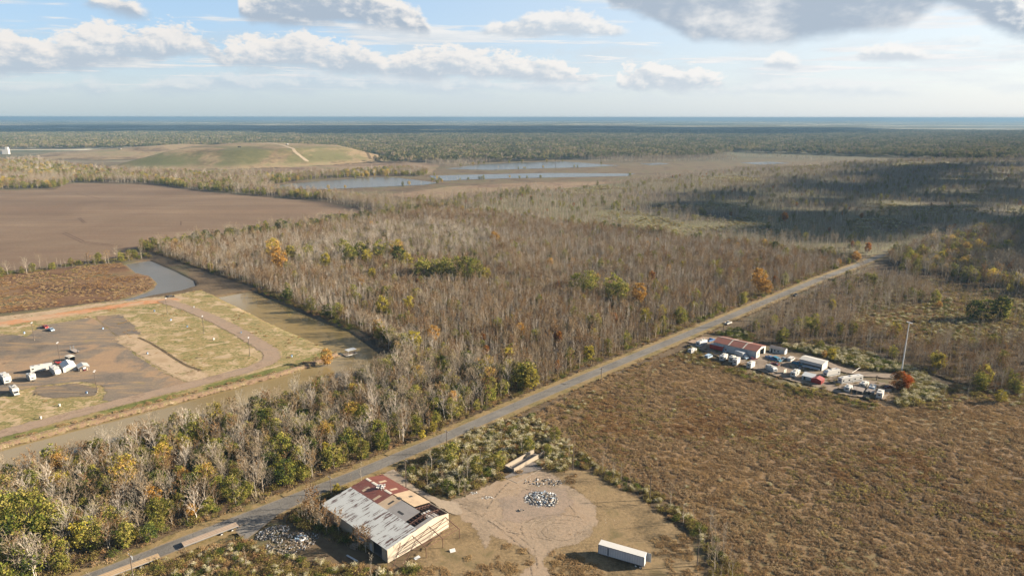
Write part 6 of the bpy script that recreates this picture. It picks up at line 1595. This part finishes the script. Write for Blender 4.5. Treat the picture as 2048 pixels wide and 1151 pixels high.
car(*za(1680, 690), 2.4, 'dark red car in the middle of the scrap yard', 'sedan', 'maroon', 4.2, 'car')
car(*zb(55, 285), hdg(zb(0, 300), zb(110, 270)), 'silver pickup left of the white van', body='silver')
car(*zb(165, 285), hdg(zb(110, 310), zb(210, 250)), 'white van parked next to the open shed', 'van', 'white', 5.6, 'van')
# open fronted shed with a loaded flat rack before it
q = [Vector((143.2, 320.8, 0)), Vector((150.8, 313.0, 0))]
os_ = empty('open_shed', (143.2, 320.8, 0), math.atan2(-7.77, 7.6), 'open fronted pole shed with a pale ribbed roof', 'shed')
k = MB()
for i in range(4):
    for yy in (.1, 6.8): k.box(i*3.6-.08, yy-.08, 0, i*3.6+.08, yy+.08, 3.9)
k.build('post', M['wood'], os_); MB().box(0, 6.8, 0, 10.9, 6.95, 3.9).build('wall', M['sh_wall'], os_)
MB().box(10.85, 0, 0, 11.0, 6.8, 3.9).build('wall', M['sh_wall_y'], os_); MB().box(-.05, 0, 2.3, 10.8, .08, 3.9).build('wall', M['sh_wall'], os_)
MB().profile([(-.4, 3.9), (7.2, 3.9), (7.2, 4.0), (3.6, 4.6), (-.4, 4.0)], -.3, 11.2).build('roof', corr('pale_shed_roof', (.46, .44, .40), 0, 12, .05), os_)
fx, fy, _ = G(*zb(460, 420)); ft_ = empty('pipe_rack', (fx, fy, 0), ORI, 'blue rack of pale pipes before the open shed', 'rack')
for i in range(5): MB().tube((-4, -1.5+i*.7, 1.2-i*.05), (4.2, -1.5+i*.7, 1.2-i*.05), .2, .2, 8).build('pipe', M['greyw'], ft_)
k = MB()
for sx in (-3, 0, 3): k.box(sx-.1, -2, 0, sx+.1, 1.8, .9)
k.build('frame', M['blue'], ft_)
car(*zb(260, 345), ORI, 'teal blue old truck in front of the open shed', body='tealb')
trailer_camper(*zb(755, 505), zb(650, 545), zb(850, 505), 8.6, 2.4, 2.9, 'big bright white camper with two doors right of the open shed', win=1, hd=hdg(zb(850, 505), zb(650, 545)))
trailer_camper(*zb(1030, 595), zb(870, 625), zb(1190, 575), 12.6, 2.5, 2.6, 'long white mobile home with dark windows in the weeds', win=4, front='box')
trailer_camper(*zb(225, 500), zb(170, 540), zb(290, 450), 7.0, 2.3, 2.2, 'rounded white camper left of the red shed', win=3)
trailer_camper(*za(1620, 790), za(1560, 760), za(1700, 830), 6.0, 2.3, 2.2, 'overgrown grey camper among bushes at the meadow edge', body='greyw', win=1)
tag(MB().obox((0, 0, 1.3), (2.6, .12, 2.4), 0).obox((1.2, .4, 1.0), (.12, .8, 2.0), 0).build('metal_sheet', M['cream'], None, G(*za(1860, 860)), .7), 'tall cream sheet standing upright at the meadow edge', 'metal sheet')
shed(*zb(420, 575), ORI, 5.0, 4.2, 2.2, 'grey roofed shed joined to the red one', 'greyw', 'greyw', mono=True, win=0)
M['redroof'] = corr('red_white_roof', (.26, .06, .055), 0, 2.6, 0, dirt=.5)
shed(*zb(550, 620), ORI+math.pi/2, 4.4, 4.6, 2.2, 'red shed with a red and white striped roof', 'red', 'redroof', win=1)
trailer_camper(*zb(1000, 720), zb(950, 750), zb(1050, 660), 5.4, 2.3, 2.1, 'white camper with two dark roof hatches in the bottom cluster', win=1, roof='white')
trailer_camper(*zb(1230, 670), zb(1180, 700), zb(1290, 620), 6.0, 2.4, 2.2, 'pinkish white camper at the back of the bottom cluster', body='cream', win=0, nvent=2)
trailer_camper(*zb(1350, 720), zb(1310, 760), zb(1380, 650), 5.4, 2.2, 2.2, 'pale blue camper in the middle of the bottom cluster', body='paleblue', win=2)
shed(*zb(1145, 770), ORI, 4.2, 3.2, 1.8, 'low open lean-to with flat tan roof in the bottom cluster', 'darksteel', 'tanroof', mono=True, win=0)
shed(*zb(1320, 790), ORI, 3.0, 2.4, 1.6, 'collapsed brown shelter between the campers', 'wood', 'tanroof', mono=True, win=0)
trailer_camper(*zb(1465, 810), zb(1430, 860), zb(1500, 730), 5.2, 2.4, 2.4, 'plain white cargo trailer at the end of the cluster', win=0, nvent=0, front='box', stripe='white')
car(*zb(1590, 685), .2, 'maroon car beside the round red tree', 'sedan', 'maroon', 4.6, 'car')
k = empty('fallen_pole', G(*zb(1110, 455)), hdg(zb(1030, 480), zb(1200, 400)), 'pale pole lying tilted in the weeds behind the mobile home', 'pole')
MB().tube((-4.5, 0, .3), (4.5, 0, 1.2), .1, .1, 6).build('pole', M['cream'], k)
tag(MB().tube((0, 0, 0), (0, 0, 2.4), .22, .2, 8).tube((0, 0, 2.35), (0, 0, 2.5), .24, .24, 8).build('wooden_post', M['polewood'], None, G(*zb(1415, 580)), 0), 'thick brown post in the weeds between mobile home and red tree', 'post')
k = empty('barrier_beam', G(*zb(1660, 540)), .75, 'white barrier beam propped beside the floodlight mast', 'barrier')
MB().bar((-2, 0, .4), (2, 0, 1.3), .14, .2).build('beam', M['white'], k); MB().box(1.9, -.1, 0, 2.1, .1, 1.4).build('post', M['steel'], k)
rubble(1600, 735, 5, 2.5, 70, .7, 'mixed junk strewn in the middle of the scrap yard', (1, 2, 3, 5, 6, 7), 12, .3, 1.1, -.7)
rubble(1490, 714, 5, 1.6, 60, .8, 'junk leaning along the workshop wall', (1, 2, 3, 5, 7), 13, .3, 1.1, -.7)
rubble(1745, 772, 4, 1.6, 50, .7, 'junk between the campers of the bottom cluster', (1, 3, 5, 6, 7), 14, .3, 1.0, .4)
# round red and green maple
x, y, _ = G(1803, 777); t_, c2 = leafy(random.Random(21), 8.2, 3.7, .3, 90, 46, .42, .14)
rt_ = empty('maple_tree', (x, y, 0), .5, 'round maple turning red on its sunny side below the floodlight mast', 'tree')
M['maple'] = foliage('maple_leaf', (.10, .060, .014), (.20, .060, .014), .35, .3, .1); M['maple_red'] = foliage('maple_red_leaf', (.26, .055, .012), (.34, .10, .02), .5, .3, .1)
t_.build('trunk', M['bark_dark'], rt_)
red_dir = Matrix.Rotation(-.5, 3, 'Z') @ Vector((TO_SUN.x, TO_SUN.y-.35, .25))
for i, f in enumerate(c2.f):
    p = Vector(c2.v[f[0]]); c2.m[i] = 1 if (p.x*red_dir.x+p.y*red_dir.y+(p.z-4)*.3) > 1.3+rnd.gauss(0, .7) else 0
c2.build('crown', [M['maple'], M['maple_red']], rt_)
# on the road
car(1457, 646, math.atan2(559-503, 292-230), 'white pickup driving on the road past the scrap yard', body='white')
car(1592, 590, math.atan2(559-503, 292-230), 'dark pickup far along the road', body='darksteel')
# ---- far away
x, y, _ = G(13, 309); tw = empty('processing_tower', (x, y, 0), .3, 'white industrial tower above the trees at the far left edge', 'tower')
MB().box(-9, -8, 0, 9, 8, 16).build('base', M['white'], tw); MB().box(-14, -6, 0, -9, 6, 9).build('annex', M['greyw'], tw); MB().box(0, -6, 16, 8, 6, 23).build('tower', M['white'], tw)
MB().box(-9.1, -8.1, 16, 9.1, 8.1, 16.5).build('roof', M['greyw'], tw)
def digger(px, py, zz, label, mat, rz):
    x, y = G2(px, py, zz); z = float(gauss_hill(np.array([[x, y]]))[0]); r = empty('dump_truck', (x, y, z), rz, label, 'dump truck')
    MB().side([(-4, 1.2), (1.2, 1.2), (1.6, 3.6), (-4.2, 3.2)], -1.7, 1.7).build('dump_body', M[mat], r); MB().side([(1.8, 1.0), (4.2, 1.0), (4.2, 2.2), (3.6, 3.4), (1.8, 3.6)], -1.4, 1.4).build('cab', M[mat], r)
    MB().side([(4.0, 2.3), (4.08, 2.3), (3.65, 3.2), (3.55, 3.2)], -1.1, 1.1).build('windshield', M['glass'], r); wheels(r, [(3, -1.4), (3, 1.4), (-2.4, -1.4), (-2.4, 1.4)], .8, .7, False)
digger(461, 297, 26, 'yellow brown dump truck on top of the landfill', 'tan', .4); digger(575, 299, 28, 'white dump truck beside the landfill ridge', 'white', 2.5); digger(480, 306, 26, 'dark dump truck at the brow of the landfill', 'darksteel', .2); digger(240, 301, 15, 'pale dump truck on the haul road behind the landfill', 'cream', 0)
for px, py, lb in ((791, 345, 'tall pale power pole between landfill and long pond'), (956, 341, 'thin power pole on the spit left of the far pond'), (1111, 337, 'thin power pole standing in the far pond')):
    x, y, _ = G(px, py); r = empty('power_pole', (x, y, 0), .9, lb, 'power pole'); MB().tube((0, 0, 0), (0, 0, 22), .45, .3, 7).build('pole', M['steel' if px == 791 else 'polewood'], r); MB().box(-.2, -3, 20, .2, 3, 20.5).build('crossarm', M['polewood'], r)

# ================================================================== clouds that shade parts of the land, and the air itself
M['cloud'] = paint('cloud_white', (.85, .85, .86), 1.0, 0, spec=0)
def cloud(name, pl, Z, size, n, label, seed, thick=.35):
    """puffs over a shaded piece of ground, moved up towards the sun to height Z"""
    rr = random.Random(seed); k = Z/TO_SUN.z; off = (TO_SUN.x*k, TO_SUN.y*k)
    x0, y0, x1, y1 = bbox(pl, 0); m = MB(); P = []
    while len(P) < n:
        q = np.array([[rr.uniform(x0, x1), rr.uniform(y0, y1)]])
        if in_poly(q, pl)[0]: P.append(q[0])
    for p in P:
        r = size*rr.uniform(.45, 1.15); c0 = Vector((p[0]+off[0], p[1]+off[1], Z+rr.uniform(0, .3)*r))
        ph = rr.random()*6
        vs, fs = [], []
        for i in range(7):
            th = math.pi*i/6
            for j in range(10):
                a = 2*math.pi*j/10; w = 1+.18*math.sin(3*a+ph)+.12*math.sin(5*th+ph+a*2)
                vs.append(c0+Vector((math.sin(th)*math.cos(a)*r*w, math.sin(th)*math.sin(a)*r*w, max(-.25, math.cos(th))*r*thick*w)))
        for i in range(6):
            for j in range(10): fs.append((i*10+j, (i+1)*10+j, (i+1)*10+(j+1) % 10, i*10+(j+1) % 10))
        m.add(vs, fs)
    o = m.build(name, M['cloud']); return tag(o, label, 'cloud', kind='stuff')
cloud('cloud_bank', poly((1335, 388), (1440, 378), (1600, 345), (1750, 332), (2050, 326), (2500, 326), (2700, 500), (2300, 560), (2000, 535), (1860, 505), (1700, 480), (1520, 455), (1440, 430)), 1000, 62, 150, 'puffy cloud right of the view shading the far right woods', 4)
cloud('cloud_bank', [(-9500, 5300), (-5000, 5000), (1500, 4900), (2600, 5600), (4200, 6600), (4200, 8500), (1500, 10500), (-9500, 10500)], 2300, 620, 230, 'long cloud bank high above shading the far forest belt', 5)
hm, b = newmat('air')
vol = b.n.new('ShaderNodeVolumePrincipled'); vol.inputs['Color'].default_value = (.135, .235, .345, 1); vol.inputs['Density'].default_value = 8.0e-5; vol.inputs['Anisotropy'].default_value = .0
ov = b.n.new('ShaderNodeOutputMaterial'); b.l.new(vol.outputs[0], ov.inputs['Volume'])
hz_o = MB().box(-36000, -3500, -4, 36000, 37500, 128).build('haze', hm)
tag(hz_o, 'thin bluish air over the whole plain', 'haze', kind='stuff')
hz_o.visible_shadow = True
